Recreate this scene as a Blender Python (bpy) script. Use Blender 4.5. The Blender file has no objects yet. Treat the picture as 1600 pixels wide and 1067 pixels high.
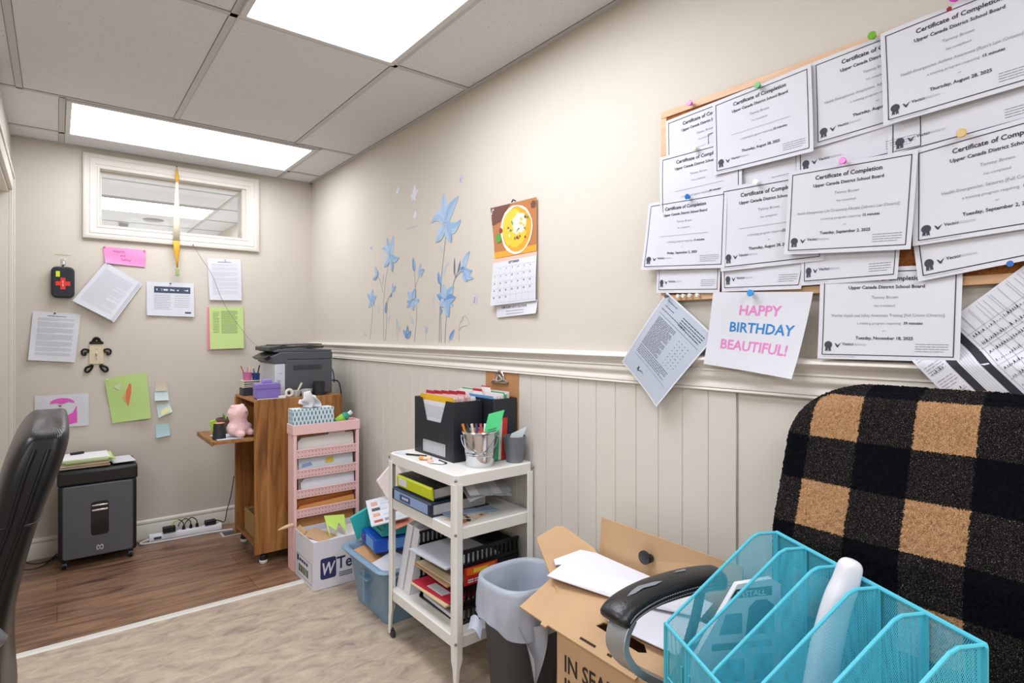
import bpy, bmesh, math, random
from mathutils import Vector, Matrix, noise
random.seed(7)
S = bpy.context.scene
C = S.collection
# ---------------------------------------------------------------- camera, world, exposure
cam = bpy.data.cameras.new('camera'); camo = bpy.data.objects.new('camera', cam); C.objects.link(camo)
camo.location = (0, 0, 1.27); camo.rotation_euler = (math.pi/2, 0, -math.atan(711/900))
cam.sensor_width = 36; cam.lens = 900/1600*36; cam.shift_y = -11.8/1600; cam.clip_start = .02
S.camera = camo
wd = bpy.data.worlds.new('world'); S.world = wd; wd.use_nodes = True
wd.node_tree.nodes['Background'].inputs[0].default_value = (1, .98, .95, 1)
wd.node_tree.nodes['Background'].inputs[1].default_value = .3
vs = S.view_settings
vs.view_transform = 'Standard'; vs.look = 'None'; vs.exposure = 0.09; vs.gamma = 1; vs.use_curve_mapping = False
LAMP = 14.0
S.cycles.max_bounces = 10; S.cycles.transparent_max_bounces = 24

# ---------------------------------------------------------------- materials
def lin(h):
    h = h.lstrip('#'); c = [int(h[i:i+2], 16)/255 for i in (0, 2, 4)]
    return tuple(x/12.92 if x <= .04045 else ((x+.055)/1.055)**2.4 for x in c) + (1,)
MC = {}
def nd(m, t, **kw):
    n = m.node_tree.nodes.new(t)
    for k, v in kw.items():
        if hasattr(n, k): setattr(n, k, v)
        else: n.inputs[k.replace('_', ' ')].default_value = v
    return n
def lk(m, a, b): m.node_tree.links.new(a, b)
def base(name):
    m = bpy.data.materials.new(name); m.use_nodes = True
    return m, m.node_tree.nodes['Principled BSDF']
def mat(col, rough=.6, metal=0, bump=0, bscale=60, var=0, vscale=8, trans=0, alpha=1, sheen=0, emit=0, spec=.5, key=None):
    k = key or (col, rough, metal, bump, bscale, var, vscale, trans, alpha, sheen, emit, spec)
    if k in MC: return MC[k]
    m, b = base('m_'+str(col).strip('#')+'_%d' % len(MC))
    b.inputs['Base Color'].default_value = lin(col); b.inputs['Roughness'].default_value = rough
    b.inputs['Metallic'].default_value = metal; b.inputs['Specular IOR Level'].default_value = spec
    if trans: b.inputs['Transmission Weight'].default_value = trans
    if alpha < 1: b.inputs['Alpha'].default_value = alpha
    if sheen: b.inputs['Sheen Weight'].default_value = sheen
    if emit: b.inputs['Emission Color'].default_value = lin(col); b.inputs['Emission Strength'].default_value = emit
    if bump or var:
        tc = nd(m, 'ShaderNodeTexCoord')
    if bump:
        n = nd(m, 'ShaderNodeTexNoise', Scale=bscale, Detail=4.0); lk(m, tc.outputs['Object'], n.inputs['Vector'])
        bp = nd(m, 'ShaderNodeBump', Strength=bump, Distance=.004); lk(m, n.outputs['Fac'], bp.inputs['Height']); lk(m, bp.outputs['Normal'], b.inputs['Normal'])
    if var:
        n = nd(m, 'ShaderNodeTexNoise', Scale=vscale, Detail=5.0); lk(m, tc.outputs['Object'], n.inputs['Vector'])
        r = nd(m, 'ShaderNodeValToRGB'); c = lin(col)
        r.color_ramp.elements[0].position = .3; r.color_ramp.elements[1].position = .7
        r.color_ramp.elements[0].color = tuple(x*(1-var) for x in c[:3])+(1,); r.color_ramp.elements[1].color = tuple(min(1, x*(1+var)) for x in c[:3])+(1,)
        lk(m, n.outputs['Fac'], r.inputs['Fac']); lk(m, r.outputs['Color'], b.inputs['Base Color'])
    MC[k] = m
    return m
def ramp(m, fac, stops):
    r = nd(m, 'ShaderNodeValToRGB'); e = r.color_ramp.elements
    while len(e) < len(stops): e.new(.5)
    for x, (p, c) in zip(e, stops): x.position = p; x.color = lin(c) if isinstance(c, str) else c
    lk(m, fac, r.inputs['Fac']); return r
def wood(name, dark, mid, light, axis='Z', scale=1.0, rough=.42, detail=1.0):
    m, b = base(name); b.inputs['Roughness'].default_value = rough
    tc = nd(m, 'ShaderNodeTexCoord'); mp = nd(m, 'ShaderNodeMapping')
    s = {'X': (1.2, 14, 14), 'Y': (14, 1.2, 14), 'Z': (14, 14, 1.2)}[axis]
    mp.inputs['Scale'].default_value = tuple(v*scale for v in s)
    lk(m, tc.outputs['Object'], mp.inputs['Vector'])
    n1 = nd(m, 'ShaderNodeTexNoise', Scale=1.6, Detail=8.0, Roughness=.62, Distortion=1.2*detail); lk(m, mp.outputs['Vector'], n1.inputs['Vector'])
    r = ramp(m, n1.outputs['Fac'], [(.34, dark), (.5, mid), (.66, light)])
    lk(m, r.outputs['Color'], b.inputs['Base Color'])
    n2 = nd(m, 'ShaderNodeTexNoise', Scale=9, Detail=3.0); lk(m, mp.outputs['Vector'], n2.inputs['Vector'])
    bp = nd(m, 'ShaderNodeBump', Strength=.12, Distance=.002); lk(m, n2.outputs['Fac'], bp.inputs['Height']); lk(m, bp.outputs['Normal'], b.inputs['Normal'])
    return m

PAPER = mat('#d6d8df', .85); PAPER2 = mat('#dfe1e8', .85); CREAM = mat('#ece6d6', .8)
INK = mat('#23262e', .7); INKB = mat('#3a3f4a', .7); GREY = mat('#8f939c', .8); LGREY = mat('#b6bac4', .8)
BLACKP = mat('#20232b', .42, bump=.05, bscale=300); BLACKM = mat('#17171a', .5)
WALLM = mat('#cfc8bc', .75, bump=.12, bscale=180, var=.015, vscale=3, key='wall')
TRIMM = mat('#dad5cb', .45, key='trim')
WAINM = mat('#d4d0c6', .5, bump=.05, bscale=40, key='wain')
CHROME = mat('#d5d6d8', .22, 1); STEEL = mat('#8d939b', .4, 1); BRASS = mat('#c7a24a', .35, 1)
CARD = mat('#c3a079', .8, var=.05, vscale=6, bump=.05, bscale=90, key='card')
LEATHER = mat('#141416', .33, bump=.25, bscale=220, key='leather', spec=.6)
OAK = wood('desk_wood', '#70441f', '#9c6a36', '#b58049', 'Z', 1.0)
OAKX = wood('desk_wood_flat', '#70441f', '#9c6a36', '#b58049', 'Y', 1.0)
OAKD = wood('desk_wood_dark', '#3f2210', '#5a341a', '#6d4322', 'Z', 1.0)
WHITEM = mat('#e3e2dc', .4, bump=.03, bscale=60)
PINK = mat('#eec6c4', .5); TEAL = mat('#1f9a9b', .4); LIME = mat('#c3cf21', .4)
GLASS = mat('#f4f8f8', .02, trans=1, spec=.15, key='glass'); GLASS.node_tree.nodes['Principled BSDF'].inputs['IOR'].default_value = 1.12

def floor_vinyl():
    m, b = base('vinyl'); b.inputs['Roughness'].default_value = .45
    tc = nd(m, 'ShaderNodeTexCoord'); mp = nd(m, 'ShaderNodeMapping'); mp.inputs['Scale'].default_value = (3.2, 6.5, 1); mp.inputs['Rotation'].default_value = (0, 0, .35)
    lk(m, tc.outputs['Object'], mp.inputs['Vector'])
    n = nd(m, 'ShaderNodeTexNoise', Scale=2.8, Detail=9.0, Roughness=.66, Distortion=.7); lk(m, mp.outputs['Vector'], n.inputs['Vector'])
    r = ramp(m, n.outputs['Fac'], [(.26, '#857868'), (.40, '#a8978a'), (.52, '#b9a893'), (.66, '#c6b8a3'), (.8, '#b09e88')])
    lk(m, r.outputs['Color'], b.inputs['Base Color']); return m
def floor_planks():
    m, b = base('planks'); b.inputs['Roughness'].default_value = .32
    tc = nd(m, 'ShaderNodeTexCoord'); mp = nd(m, 'ShaderNodeMapping'); mp.inputs['Scale'].default_value = (1, 1, 1)
    lk(m, tc.outputs['Object'], mp.inputs['Vector'])
    br = nd(m, 'ShaderNodeTexBrick', offset=.37); br.inputs['Scale'].default_value = 1
    br.inputs['Brick Width'].default_value = 1.25; br.inputs['Row Height'].default_value = .19; br.inputs['Mortar Size'].default_value = .0012
    br.inputs['Color1'].default_value = (.35, .35, .35, 1); br.inputs['Color2'].default_value = (.65, .65, .65, 1); br.inputs['Mortar'].default_value = (0, 0, 0, 1)
    lk(m, mp.outputs['Vector'], br.inputs['Vector'])
    m2 = nd(m, 'ShaderNodeMapping'); m2.inputs['Scale'].default_value = (1.1, 9, 1); lk(m, tc.outputs['Object'], m2.inputs['Vector'])
    n = nd(m, 'ShaderNodeTexNoise', Scale=2.2, Detail=8.0, Roughness=.6, Distortion=1.3); lk(m, m2.outputs['Vector'], n.inputs['Vector'])
    ad = nd(m, 'ShaderNodeMath', operation='MULTIPLY_ADD'); lk(m, br.outputs['Color'], ad.inputs[0]); ad.inputs[1].default_value = .3; lk(m, n.outputs['Fac'], ad.inputs[2])
    r = ramp(m, ad.outputs[0], [(.38, '#43322a'), (.53, '#735643'), (.66, '#8c6c54'), (.82, '#9c7b60')])
    mx = nd(m, 'ShaderNodeMixRGB', blend_type='MULTIPLY'); mx.inputs['Fac'].default_value = .6
    lk(m, r.outputs['Color'], mx.inputs['Color1'])
    iv = ramp(m, br.outputs['Fac'], [(0, (1, 1, 1, 1)), (1, (.25, .2, .18, 1))]); lk(m, iv.outputs['Color'], mx.inputs['Color2'])
    lk(m, mx.outputs['Color'], b.inputs['Base Color']); return m
def ceiling_mat():
    m, b = base('ceiling_tile'); b.inputs['Roughness'].default_value = .9
    tc = nd(m, 'ShaderNodeTexCoord')
    v = nd(m, 'ShaderNodeTexVoronoi', Scale=95.0, Randomness=1.0); lk(m, tc.outputs['Object'], v.inputs['Vector'])
    n = nd(m, 'ShaderNodeTexNoise', Scale=28, Detail=3.0); lk(m, tc.outputs['Object'], n.inputs['Vector'])
    ml = nd(m, 'ShaderNodeMath', operation='MULTIPLY'); g = ramp(m, v.outputs['Distance'], [(.10, (1, 1, 1, 1)), (.24, (0, 0, 0, 1))])
    g2 = ramp(m, n.outputs['Fac'], [(.48, (0, 0, 0, 1)), (.62, (1, 1, 1, 1))])
    lk(m, g.outputs['Color'], ml.inputs[0]); lk(m, g2.outputs['Color'], ml.inputs[1])
    r = ramp(m, ml.outputs[0], [(0, '#dcdde0'), (1, '#97989c')]); lk(m, r.outputs['Color'], b.inputs['Base Color'])
    return m

# ---------------------------------------------------------------- mesh builder
class MB:
    def __init__(s): s.v = []; s.f = []; s.m = []; s.uv = {}
    def add(s, V, F, m=0, UV=None):
        o = len(s.v); s.v += [tuple(p) for p in V]
        for i, f in enumerate(F):
            if UV is not None: s.uv[len(s.f)] = [UV[k] for k in f]
            s.f.append(tuple(k+o for k in f)); s.m.append(m)
        return s
    def box(s, a, b, m=0):
        x0, y0, z0 = a; x1, y1, z1 = b
        V = [(x0, y0, z0), (x1, y0, z0), (x1, y1, z0), (x0, y1, z0), (x0, y0, z1), (x1, y0, z1), (x1, y1, z1), (x0, y1, z1)]
        return s.add(V, [(0, 3, 2, 1), (4, 5, 6, 7), (0, 1, 5, 4), (1, 2, 6, 5), (2, 3, 7, 6), (3, 0, 4, 7)], m)
    def hull8(s, V, m=0):
        return s.add(V, [(0, 3, 2, 1), (4, 5, 6, 7), (0, 1, 5, 4), (1, 2, 6, 5), (2, 3, 7, 6), (3, 0, 4, 7)], m)
    def obox(s, c, ax, ay, az, m=0):
        c, ax, ay, az = map(Vector, (c, ax, ay, az)); V = []
        for k in (-1, 1):
            for i, j in ((-1, -1), (1, -1), (1, 1), (-1, 1)): V.append(c+ax*i+ay*j+az*k)
        return s.hull8(V, m)
    def frame(s, d):
        d = Vector(d).normalized(); u = d.orthogonal().normalized(); return u, d.cross(u)
    def tube(s, P, r, n=10, m=0, caps=True, flat=None):
        P = [Vector(p) for p in P]; R = r if isinstance(r, (list, tuple)) else [r]*len(P)
        V = []; u = None
        for i, p in enumerate(P):
            d = (P[min(i+1, len(P)-1)]-P[max(i-1, 0)]).normalized()
            if u is None: u = d.orthogonal().normalized()
            else:
                u = (u-d*u.dot(d)); u = u.normalized() if u.length > 1e-6 else d.orthogonal().normalized()
            w = d.cross(u)
            for k in range(n):
                t = 2*math.pi*k/n; V.append(p+(u*math.cos(t)+w*math.sin(t))*R[i])
        F = [(i*n+k, i*n+(k+1) % n, (i+1)*n+(k+1) % n, (i+1)*n+k) for i in range(len(P)-1) for k in range(n)]
        if caps: F += [tuple(range(n-1, -1, -1)), tuple(range((len(P)-1)*n, len(P)*n))]
        return s.add(V, F, m)
    def cyl(s, p0, p1, r0, r1=None, n=20, m=0): return s.tube([p0, p1], [r0, r0 if r1 is None else r1], n, m)
    def lathe(s, prof, c=(0, 0, 0), n=28, m=0, close=False):
        V = []; L = len(prof)
        for r, z in prof:
            for k in range(n):
                t = 2*math.pi*k/n; V.append((c[0]+r*math.cos(t), c[1]+r*math.sin(t), c[2]+z))
        F = [(i*n+k, i*n+(k+1) % n, (i+1)*n+(k+1) % n, (i+1)*n+k) for i in range(L-1) for k in range(n)]
        if prof[0][0] > 0: F.append(tuple(range(n-1, -1, -1)))
        if prof[-1][0] > 0 and not close: F.append(tuple(range((L-1)*n, L*n)))
        return s.add(V, F, m)
    def ell(s, c, r, m=0, n=16):
        V = []; F = []
        for i in range(n+1):
            t = math.pi*i/n
            for k in range(n*2):
                p = math.pi*k/n; V.append((c[0]+r[0]*math.sin(t)*math.cos(p), c[1]+r[1]*math.sin(t)*math.sin(p), c[2]+r[2]*math.cos(t)))
        N = n*2
        for i in range(n):
            for k in range(N): F.append((i*N+k, (i+1)*N+k, (i+1)*N+(k+1) % N, i*N+(k+1) % N))
        return s.add(V, F, m)
    def prism(s, poly, fn, t0, t1, m=0):
        n = len(poly); V = [fn(a, b, t0) for a, b in poly]+[fn(a, b, t1) for a, b in poly]
        F = [tuple(range(n-1, -1, -1)), tuple(range(n, 2*n))]+[(i, (i+1) % n, (i+1) % n+n, i+n) for i in range(n)]
        return s.add(V, F, m)
    def grid(s, fn, nu, nv, m=0, uv=True):
        V = []; UV = []
        for j in range(nv+1):
            for i in range(nu+1): V.append(fn(i/nu, j/nv)); UV.append((i/nu, j/nv))
        F = [(j*(nu+1)+i, (j+1)*(nu+1)+i, (j+1)*(nu+1)+i+1, j*(nu+1)+i+1) for j in range(nv) for i in range(nu)]
        return s.add(V, F, m, UV if uv else None)
    def extrude(s, prof, fn, a0, a1, m=0):
        return s.prism(prof, fn, a0, a1, m)
    def build(s, name, mats, parent=None, bevel=0, seg=2, smooth=35, fix=True, solid=0):
        me = bpy.data.meshes.new(name); me.from_pydata(s.v, [], s.f)
        for x in (mats if isinstance(mats, (list, tuple)) else [mats]): me.materials.append(x)
        me.polygons.foreach_set('material_index', s.m)
        if s.uv:
            ul = me.uv_layers.new(name='UVMap')
            for p in me.polygons:
                if p.index in s.uv:
                    for li, q in zip(p.loop_indices, s.uv[p.index]): ul.data[li].uv = q
        if fix:
            bm = bmesh.new(); bm.from_mesh(me); bmesh.ops.recalc_face_normals(bm, faces=bm.faces); bm.to_mesh(me); bm.free()
        if smooth:
            me.shade_smooth(); me.set_sharp_from_angle(angle=math.radians(smooth))
        o = bpy.data.objects.new(name, me); C.objects.link(o)
        if parent: o.parent = parent
        if solid:
            q = o.modifiers.new('s', 'SOLIDIFY'); q.thickness = solid; q.offset = 0
        if bevel:
            q = o.modifiers.new('b', 'BEVEL'); q.width = bevel; q.segments = seg; q.limit_method = 'ANGLE'; q.angle_limit = math.radians(40); q.harden_normals = False
        return o
def tag(o, label, cat, group=None, kind=None):
    o['label'] = label; o['category'] = cat
    if group: o['group'] = group
    if kind: o['kind'] = kind
    return o
def struct(o): o['kind'] = 'structure'; return o
def thing(name, label, cat, loc=(0, 0, 0), rot=(0, 0, 0), group=None):
    o = bpy.data.objects.new(name, None); o.empty_display_size = .05; C.objects.link(o)
    o.location = loc; o.rotation_euler = rot
    return tag(o, label, cat, group)
def bez(P, n=8):
    P = [Vector(p) for p in P]; out = []
    for i in range(len(P)-1):
        a = P[max(i-1, 0)]; b = P[i]; c = P[i+1]; d = P[min(i+2, len(P)-1)]
        for k in range(n):
            t = k/n; out.append(.5*((2*b)+(c-a)*t+(2*a-5*b+4*c-d)*t*t+(-a+3*b-3*c+d)*t**3))
    out.append(P[-1]); return out

# ---------------------------------------------------------------- text as mesh
TX = {}
def text2d(t, bold=False):
    k = (t, bold)
    if k in TX: return TX[k]
    cu = bpy.data.curves.new('t', 'FONT'); cu.body = t; cu.size = 1; cu.resolution_u = 2; cu.fill_mode = 'FRONT'
    if bold: cu.offset = .018
    o = bpy.data.objects.new('t', cu); C.objects.link(o); dg = bpy.context.evaluated_depsgraph_get(); dg.update()
    me = bpy.data.meshes.new_from_object(o.evaluated_get(dg))
    V = [(v.co.x, v.co.y) for v in me.vertices]; F = [tuple(p.vertices) for p in me.polygons]
    bpy.data.objects.remove(o); bpy.data.meshes.remove(me); bpy.data.curves.remove(cu)
    x0 = min(v[0] for v in V); x1 = max(v[0] for v in V); V = [(v[0]-(x0+x1)/2, v[1]-.35) for v in V]
    TX[k] = (V, F, x1-x0); return TX[k]

# ---------------------------------------------------------------- sheets of paper on a wall (or any plane)
WX, FY, CZ = 1.465, 4.2185, 2.37
def wallR(a, b, o): return (WX-o, -a, b)
def wallF(a, b, o): return (a, FY-o, b)
def sheet_mesh(mb, fn, cs, off, lift=None, marks=(), wave=0, nu=12, nv=10, m0=0, tk=.0004):
    TL, TR, BR, BL = [Vector((c[0], c[1])) for c in cs]
    W = ((TR-TL).length+(BR-BL).length)/2; H = ((BL-TL).length+(BR-TR).length)/2
    lift = lift or {}
    def pt(u, v, e=0):
        p = (TL*(1-u)+TR*u)*(1-v)+(BL*(1-u)+BR*u)*v
        d = off+e
        d += lift.get('TL', 0)*((1-u)*(1-v))**2+lift.get('TR', 0)*(u*(1-v))**2+lift.get('BR', 0)*(u*v)**2+lift.get('BL', 0)*((1-u)*v)**2
        d += lift.get('B', 0)*v*v+lift.get('T', 0)*(1-v)**2+lift.get('L', 0)*(1-u)**2+lift.get('R', 0)*u*u+lift.get('M', 0)*math.sin(math.pi*v)
        d += wave*(math.sin(u*7+v*3)+math.sin(v*6-u*2+1))*.5
        return fn(p.x, p.y, d)
    mb.grid(lambda u, v: pt(u, v), nu, nv, m0, uv=False)
    for mk in marks:
        k = mk[0]
        if k == 'r':
            _, u0, v0, u1, v1, m = mk; n = max(1, int((u1-u0)*nu+.5)); q = max(1, int((v1-v0)*nv+.5))
            mb.grid(lambda u, v: pt(u0+(u1-u0)*u, v0+(v1-v0)*v, tk), n, q, m, uv=False)
        elif k == 'p':
            mb.add([pt(u, v, tk*(mk[3] if len(mk) > 3 else 1)) for u, v in mk[1]], [tuple(range(len(mk[1])))], mk[2])
        elif k == 't':
            _, t, uc, vc, h, m = mk[:6]; bold = len(mk) > 6 and mk[6]; al = mk[7] if len(mk) > 7 else 0; wm = mk[8] if len(mk) > 8 else None
            V, F, w = text2d(t, bold); sz = h/.7; sx = sz*H/W
            if wm: sx = wm/w
            sh = {-1: w/2, 0: 0, 1: -w/2}[al]
            mb.add([pt(uc+(x+sh)*sx, vc-y*sz, tk*1.3) for x, y in V], F, m)
    return W, H
def words(u0, u1, v, h, m, rnd, fill=1.0, gap=.008, wl=(.015, .06)):
    out = []; u = u0; e = u0+(u1-u0)*fill
    while u < e:
        w = min(rnd.uniform(*wl), e-u)
        if w > .006: out.append(('r', u, v-h/2, u+w, v+h/2, m))
        u += w+gap
    return out
def para(u0, u1, v0, v1, n, h, m, seed=1, **kw):
    rnd = random.Random(seed); out = []
    for i in range(n): out += words(u0, u1, v0+(v1-v0)*i/max(1, n-1), h, m, rnd, fill=rnd.uniform(.7, 1) if i % 4 == 3 else 1, **kw)
    return out
def sheet(name, label, cat, fn, cs, off, mats=None, marks=(), lift=None, wave=0, group=None, **kw):
    mb = MB(); sheet_mesh(mb, fn, cs, off, lift, marks, wave, **kw)
    o = mb.build(name, mats or [PAPER, INK, GREY, LGREY], smooth=60, fix=False)
    return tag(o, label, cat, group)
def border(u0, v0, u1, v1, t, m, ar=1.29):
    tu = t/ar
    return [('r', u0, v0, u1, v0+t, m), ('r', u0, v1-t, u1, v1, m), ('r', u0, v0+t, u0+tu, v1-t, m), ('r', u1-tu, v0+t, u1, v1-t, m)]
# ================================================================ ROOM
def slab(name, a, b, m): return struct(MB().box(a, b).build(name, m, smooth=0))
slab('floor', (-2.3, -2.1, -.06), (1.465, 3.0, 0), floor_vinyl())
slab('floor.001', (-2.3, 3.0, -.06), (1.465, 4.34, 0), floor_planks())
mb = MB(); mb.prism([(2.966, 0), (2.972, .006), (2.998, .007), (3.004, 0)], lambda a, b, t: (t, a, b), -.2, 1.455)
struct(mb.build('trim_1', mat('#d8d5cd', .4), smooth=30))
slab('wall_right', (1.465, -2.1, 0), (1.6, 4.34, 2.37), WALLM)
# wall with the interior window
hx0, hx1, hz0, hz1 = .198, .988, 1.92, 2.262
mb = MB()
for a, b in (((-.2, 0), (hx0, 2.37)), ((hx1, 0), (1.465, 2.37)), ((hx0, 0), (hx1, hz0)), ((hx0, hz1), (hx1, 2.37))):
    mb.box((a[0], FY, a[1]), (b[0], 4.34, b[1]))
struct(mb.build('wall_far', WALLM, smooth=0))
# left wall with a doorway, and the wider part of the room behind the camera's left
mb = MB(); mb.box((-.32, 4.02, 0), (-.2, 4.34, 2.37)); mb.box((-.32, 3.12, 2.03), (-.2, 4.02, 2.37)); mb.box((-.32, 3.0, 0), (-.2, 3.12, 2.37)); mb.box((-2.3, 3.0, 0), (-.32, 3.12, 2.37))
struct(mb.build('wall_left', WALLM, smooth=0))
slab('wall_side', (-2.42, -2.1, 0), (-2.3, 3.12, 2.37), WALLM)
slab('wall_back', (-2.42, -2.22, 0), (1.6, -2.1, 2.37), WALLM)
dr = MB(); dr.box((-.30, 3.14, .01), (-.262, 4.0, 2.015)); door = struct(dr.build('door_1', mat('#cfc7b8', .5), bevel=.002))
k = MB(); k.lathe([(.0, 0), (.024, 0), (.024, .006), (.011, .01), (.011, .035), (.026, .045), (.028, .06), (.018, .07), (0, .072)], n=20)
kb = k.build('door_knob', BRASS, door); kb.rotation_euler = (0, math.pi/2, 0); kb.location = (-.262, 3.22, 1.0)
mb = MB(); mb.box((-.2, 4.005, 0), (-.182, 4.095, 2.12)); mb.box((-.2, 3.02, 0), (-.182, 3.12, 2.12)); mb.box((-.2, 3.12, 2.03), (-.182, 4.005, 2.12))
mb.box((-.182, 4.075, 0), (-.176, 4.095, 2.12)); mb.box((-.182, 3.02, 2.1), (-.176, 4.075, 2.12))
mb.box((-.32, 4.005, 0), (-.2, 4.02, 2.03)); mb.box((-.32, 3.12, 2.015), (-.2, 4.02, 2.03))
struct(mb.build('trim_2', TRIMM, smooth=0, bevel=.002))
# ceiling: tiles on tee bars, over this room and the one beyond the window
CT = ceiling_mat(); TEE = mat('#c0c0c0', .5); TEED = mat('#6c6c6c', .8)
mb = MB(); mb.box((-2.42, -2.22, CZ), (1.6, 4.28, CZ+.05), 0)
def tee(a, b, x=None, y=None, w=.024):
    z = CZ-.003
    if x is not None:
        mb.box((x-w/2, a, z), (x+w/2, b, CZ+.001), 1); mb.box((x-w/2-.002, a, CZ-.001), (x-w/2, b, CZ+.001), 2); mb.box((x+w/2, a, CZ-.001), (x+w/2+.002, b, CZ+.001), 2)
    else:
        mb.box((a, y-w/2, z), (b, y+w/2, CZ+.001), 1); mb.box((a, y-w/2-.0025, CZ-.001), (b, y-w/2, CZ+.001), 2)
for y in (-1.52, -.29, .92, 2.15, 3.385, 3.99): tee(-2.3, 1.465, y=y)
for x in (1.085, .478, -.132, -.74, -1.35, -1.96): tee(-2.1, 3.385, x=x)
for x in (1.225, .02): tee(3.385, 4.2185, x=x)
mb.box((1.443, -2.1, CZ-.004), (1.465, FY, CZ+.001), 1); mb.box((1.441, -2.1, CZ-.001), (1.443, FY, CZ+.001), 2); mb.box((-.2, FY-.02, CZ-.004), (1.465, FY, CZ+.001), 1)
struct(mb.build('ceiling', [CT, TEE, TEED], smooth=0))
# room beyond the window
mb = MB(); mb.box((-2.4, 4.28, CZ), (1.6, 10, CZ+.05), 0)
for y in (4.98, 5.585, 6.19, 6.8, 7.4, 8.0, 8.6): tee(-2.4, 1.40, y=y)
for x in (1.12, -.1): tee(4.34, 10, x=x)
struct(mb.build('ceiling.001', [CT, TEE, TEED], smooth=0))
slab('wall_right.001', (1.40, 4.34, 0), (1.6, 10, 2.37), WALLM)
slab('wall_far.001', (-2.4, 9.6, 0), (1.40, 9.7, 2.37), WALLM)
slab('wall_left.001', (-2.5, 4.34, 0), (-2.4, 9.7, 2.37), WALLM)
slab('floor.002', (-2.5, 4.34, -.06), (1.6, 9.7, 0), mat('#d8d5d0', .5))
# ceiling lights
EMIT = mat('#f5f7ff', .5, emit=LAMP, key='emit')
EMIT1 = mat('#f5f7ff', .5, emit=LAMP*.8, key='emit1'); EMIT2 = mat('#f5f7ff', .5, emit=LAMP*.62, key='emit2')
def light(label, x0, y0, x1, y1, z=CZ, em=None):
    t = thing('ceiling_light', label, 'ceiling light', ((x0+x1)/2, (y0+y1)/2, z), group='fluorescent ceiling panels')
    a, b = (x1-x0)/2, (y1-y0)/2; f = .022
    m = MB()
    for q in (((-a, -b), (a, -b+f)), ((-a, b-f), (a, b)), ((-a, -b+f), (-a+f, b-f)), ((a-f, -b+f), (a, b-f))): m.box((q[0][0], q[0][1], -.012), (q[1][0], q[1][1], .001))
    m.build('frame', mat('#d3d3d3', .4), t, bevel=.002)
    d = MB().grid(lambda u, v: (-a+f+(2*a-2*f)*u, -b+f+(2*b-2*f)*v, -.006-.004*math.sin(math.pi*u)*math.sin(math.pi*v)), 8, 8); d.build('diffuser', em or EMIT, t)
    return t
light('fluorescent ceiling panel at the top of the photo, nearest the camera', .49, .935, 1.073, 2.137, em=EMIT1)
light('wide fluorescent ceiling panel running along the far wall above the interior window', .035, 3.40, 1.21, 3.975, em=EMIT2)
light('unseen ceiling panel added for fill light behind the camera near the right wall', .49, -1.51, 1.073, -.30)  # unseen lamp, added to fill the room with light
light('unseen ceiling panel added for fill light over the left side of the room', -1.34, .935, -.752, 2.137)  # added lamp out of frame, more general light for the room
light('unseen ceiling panel added for fill light behind the camera on the left', -1.34, -1.51, -.752, -.30)  # another added fill lamp that never comes into view
light('fluorescent ceiling panel of the next room, seen through the interior window', -.09, 5.60, 1.105, 6.175)
light('unseen panel added to brighten the next room, out of sight to the left', -1.75, 5.6, -.55, 6.175)  # unseen lamp added to lift the next room's dim ceiling
for q_ in ((-1.75, 4.75, -.55, 5.3), (-1.75, 7.42, -.9, 7.99), (-1.75, 8.6, -.55, 9.2), (.1, 8.85, 1.2, 9.4)): light('unseen panels added to brighten the next room, hidden by the wall', *q_)  # hidden lamps added so the next room looks brighter through the window
light('farther fluorescent panel in the next room, low in the left of the window', -.7, 7.42, .40, 7.99)
t = MB(); t.lathe([(0, -.012), (.075, -.012), (.085, -.004), (.088, 0)], (.729, 6.5, CZ), 28); tag(t.build('ceiling_speaker', mat('#9a9aa0', .6)), 'round grey ceiling speaker seen through the interior window', 'speaker')
t = MB(); t.box((.47, 6.83, CZ-.05), (.56, 6.92, CZ)); t.box((.48, 6.829, CZ-.045), (.55, 6.83, CZ-.01), 1); tag(t.build('ceiling_sensor', [WHITEM, mat('#a9abb0', .5)], bevel=.004), 'small white box on the ceiling of the next room, seen through the window', 'sensor')

# window
w = MB()
def pframe(mb, x0, z0, x1, z1, prof, m=0):
    n = len(prof); V = []
    for cx, cz, sx, sz in ((x0, z0, 1, 1), (x1, z0, -1, 1), (x1, z1, -1, -1), (x0, z1, 1, -1)):
        for i, o in prof: V.append((cx+sx*i, FY-o, cz+sz*i))
    F = [(c*n+i, ((c+1) % 4)*n+i, ((c+1) % 4)*n+i+1, c*n+i+1) for c in range(4) for i in range(n-1)]
    mb.add(V, F, m)
pframe(w, .119, 1.836, 1.094, 2.335, [(0, 0), (0, .02), (.008, .023), (.02, .023), (.024, .018), (.030, .018), (.034, .021), (.056, .016), (.060, .012), (.066, .012), (.07, .015), (.079, .013), (.084, 0), (.084, -.12)])
win = struct(w.build('window_1', TRIMM, smooth=25))
g = MB(); g.box((.2, 4.27, 1.918), (.988, 4.274, 2.256)); gp = g.build('window_pane', GLASS, win, smooth=0)
w = MB(); pframe(w, .203, 1.92, 1.01, 2.251, [(0, -.045), (0, -.04), (.009, -.04), (.009, -.062), (0, -.062)]); w.build('window_sash', TRIMM, win, smooth=25)

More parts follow.
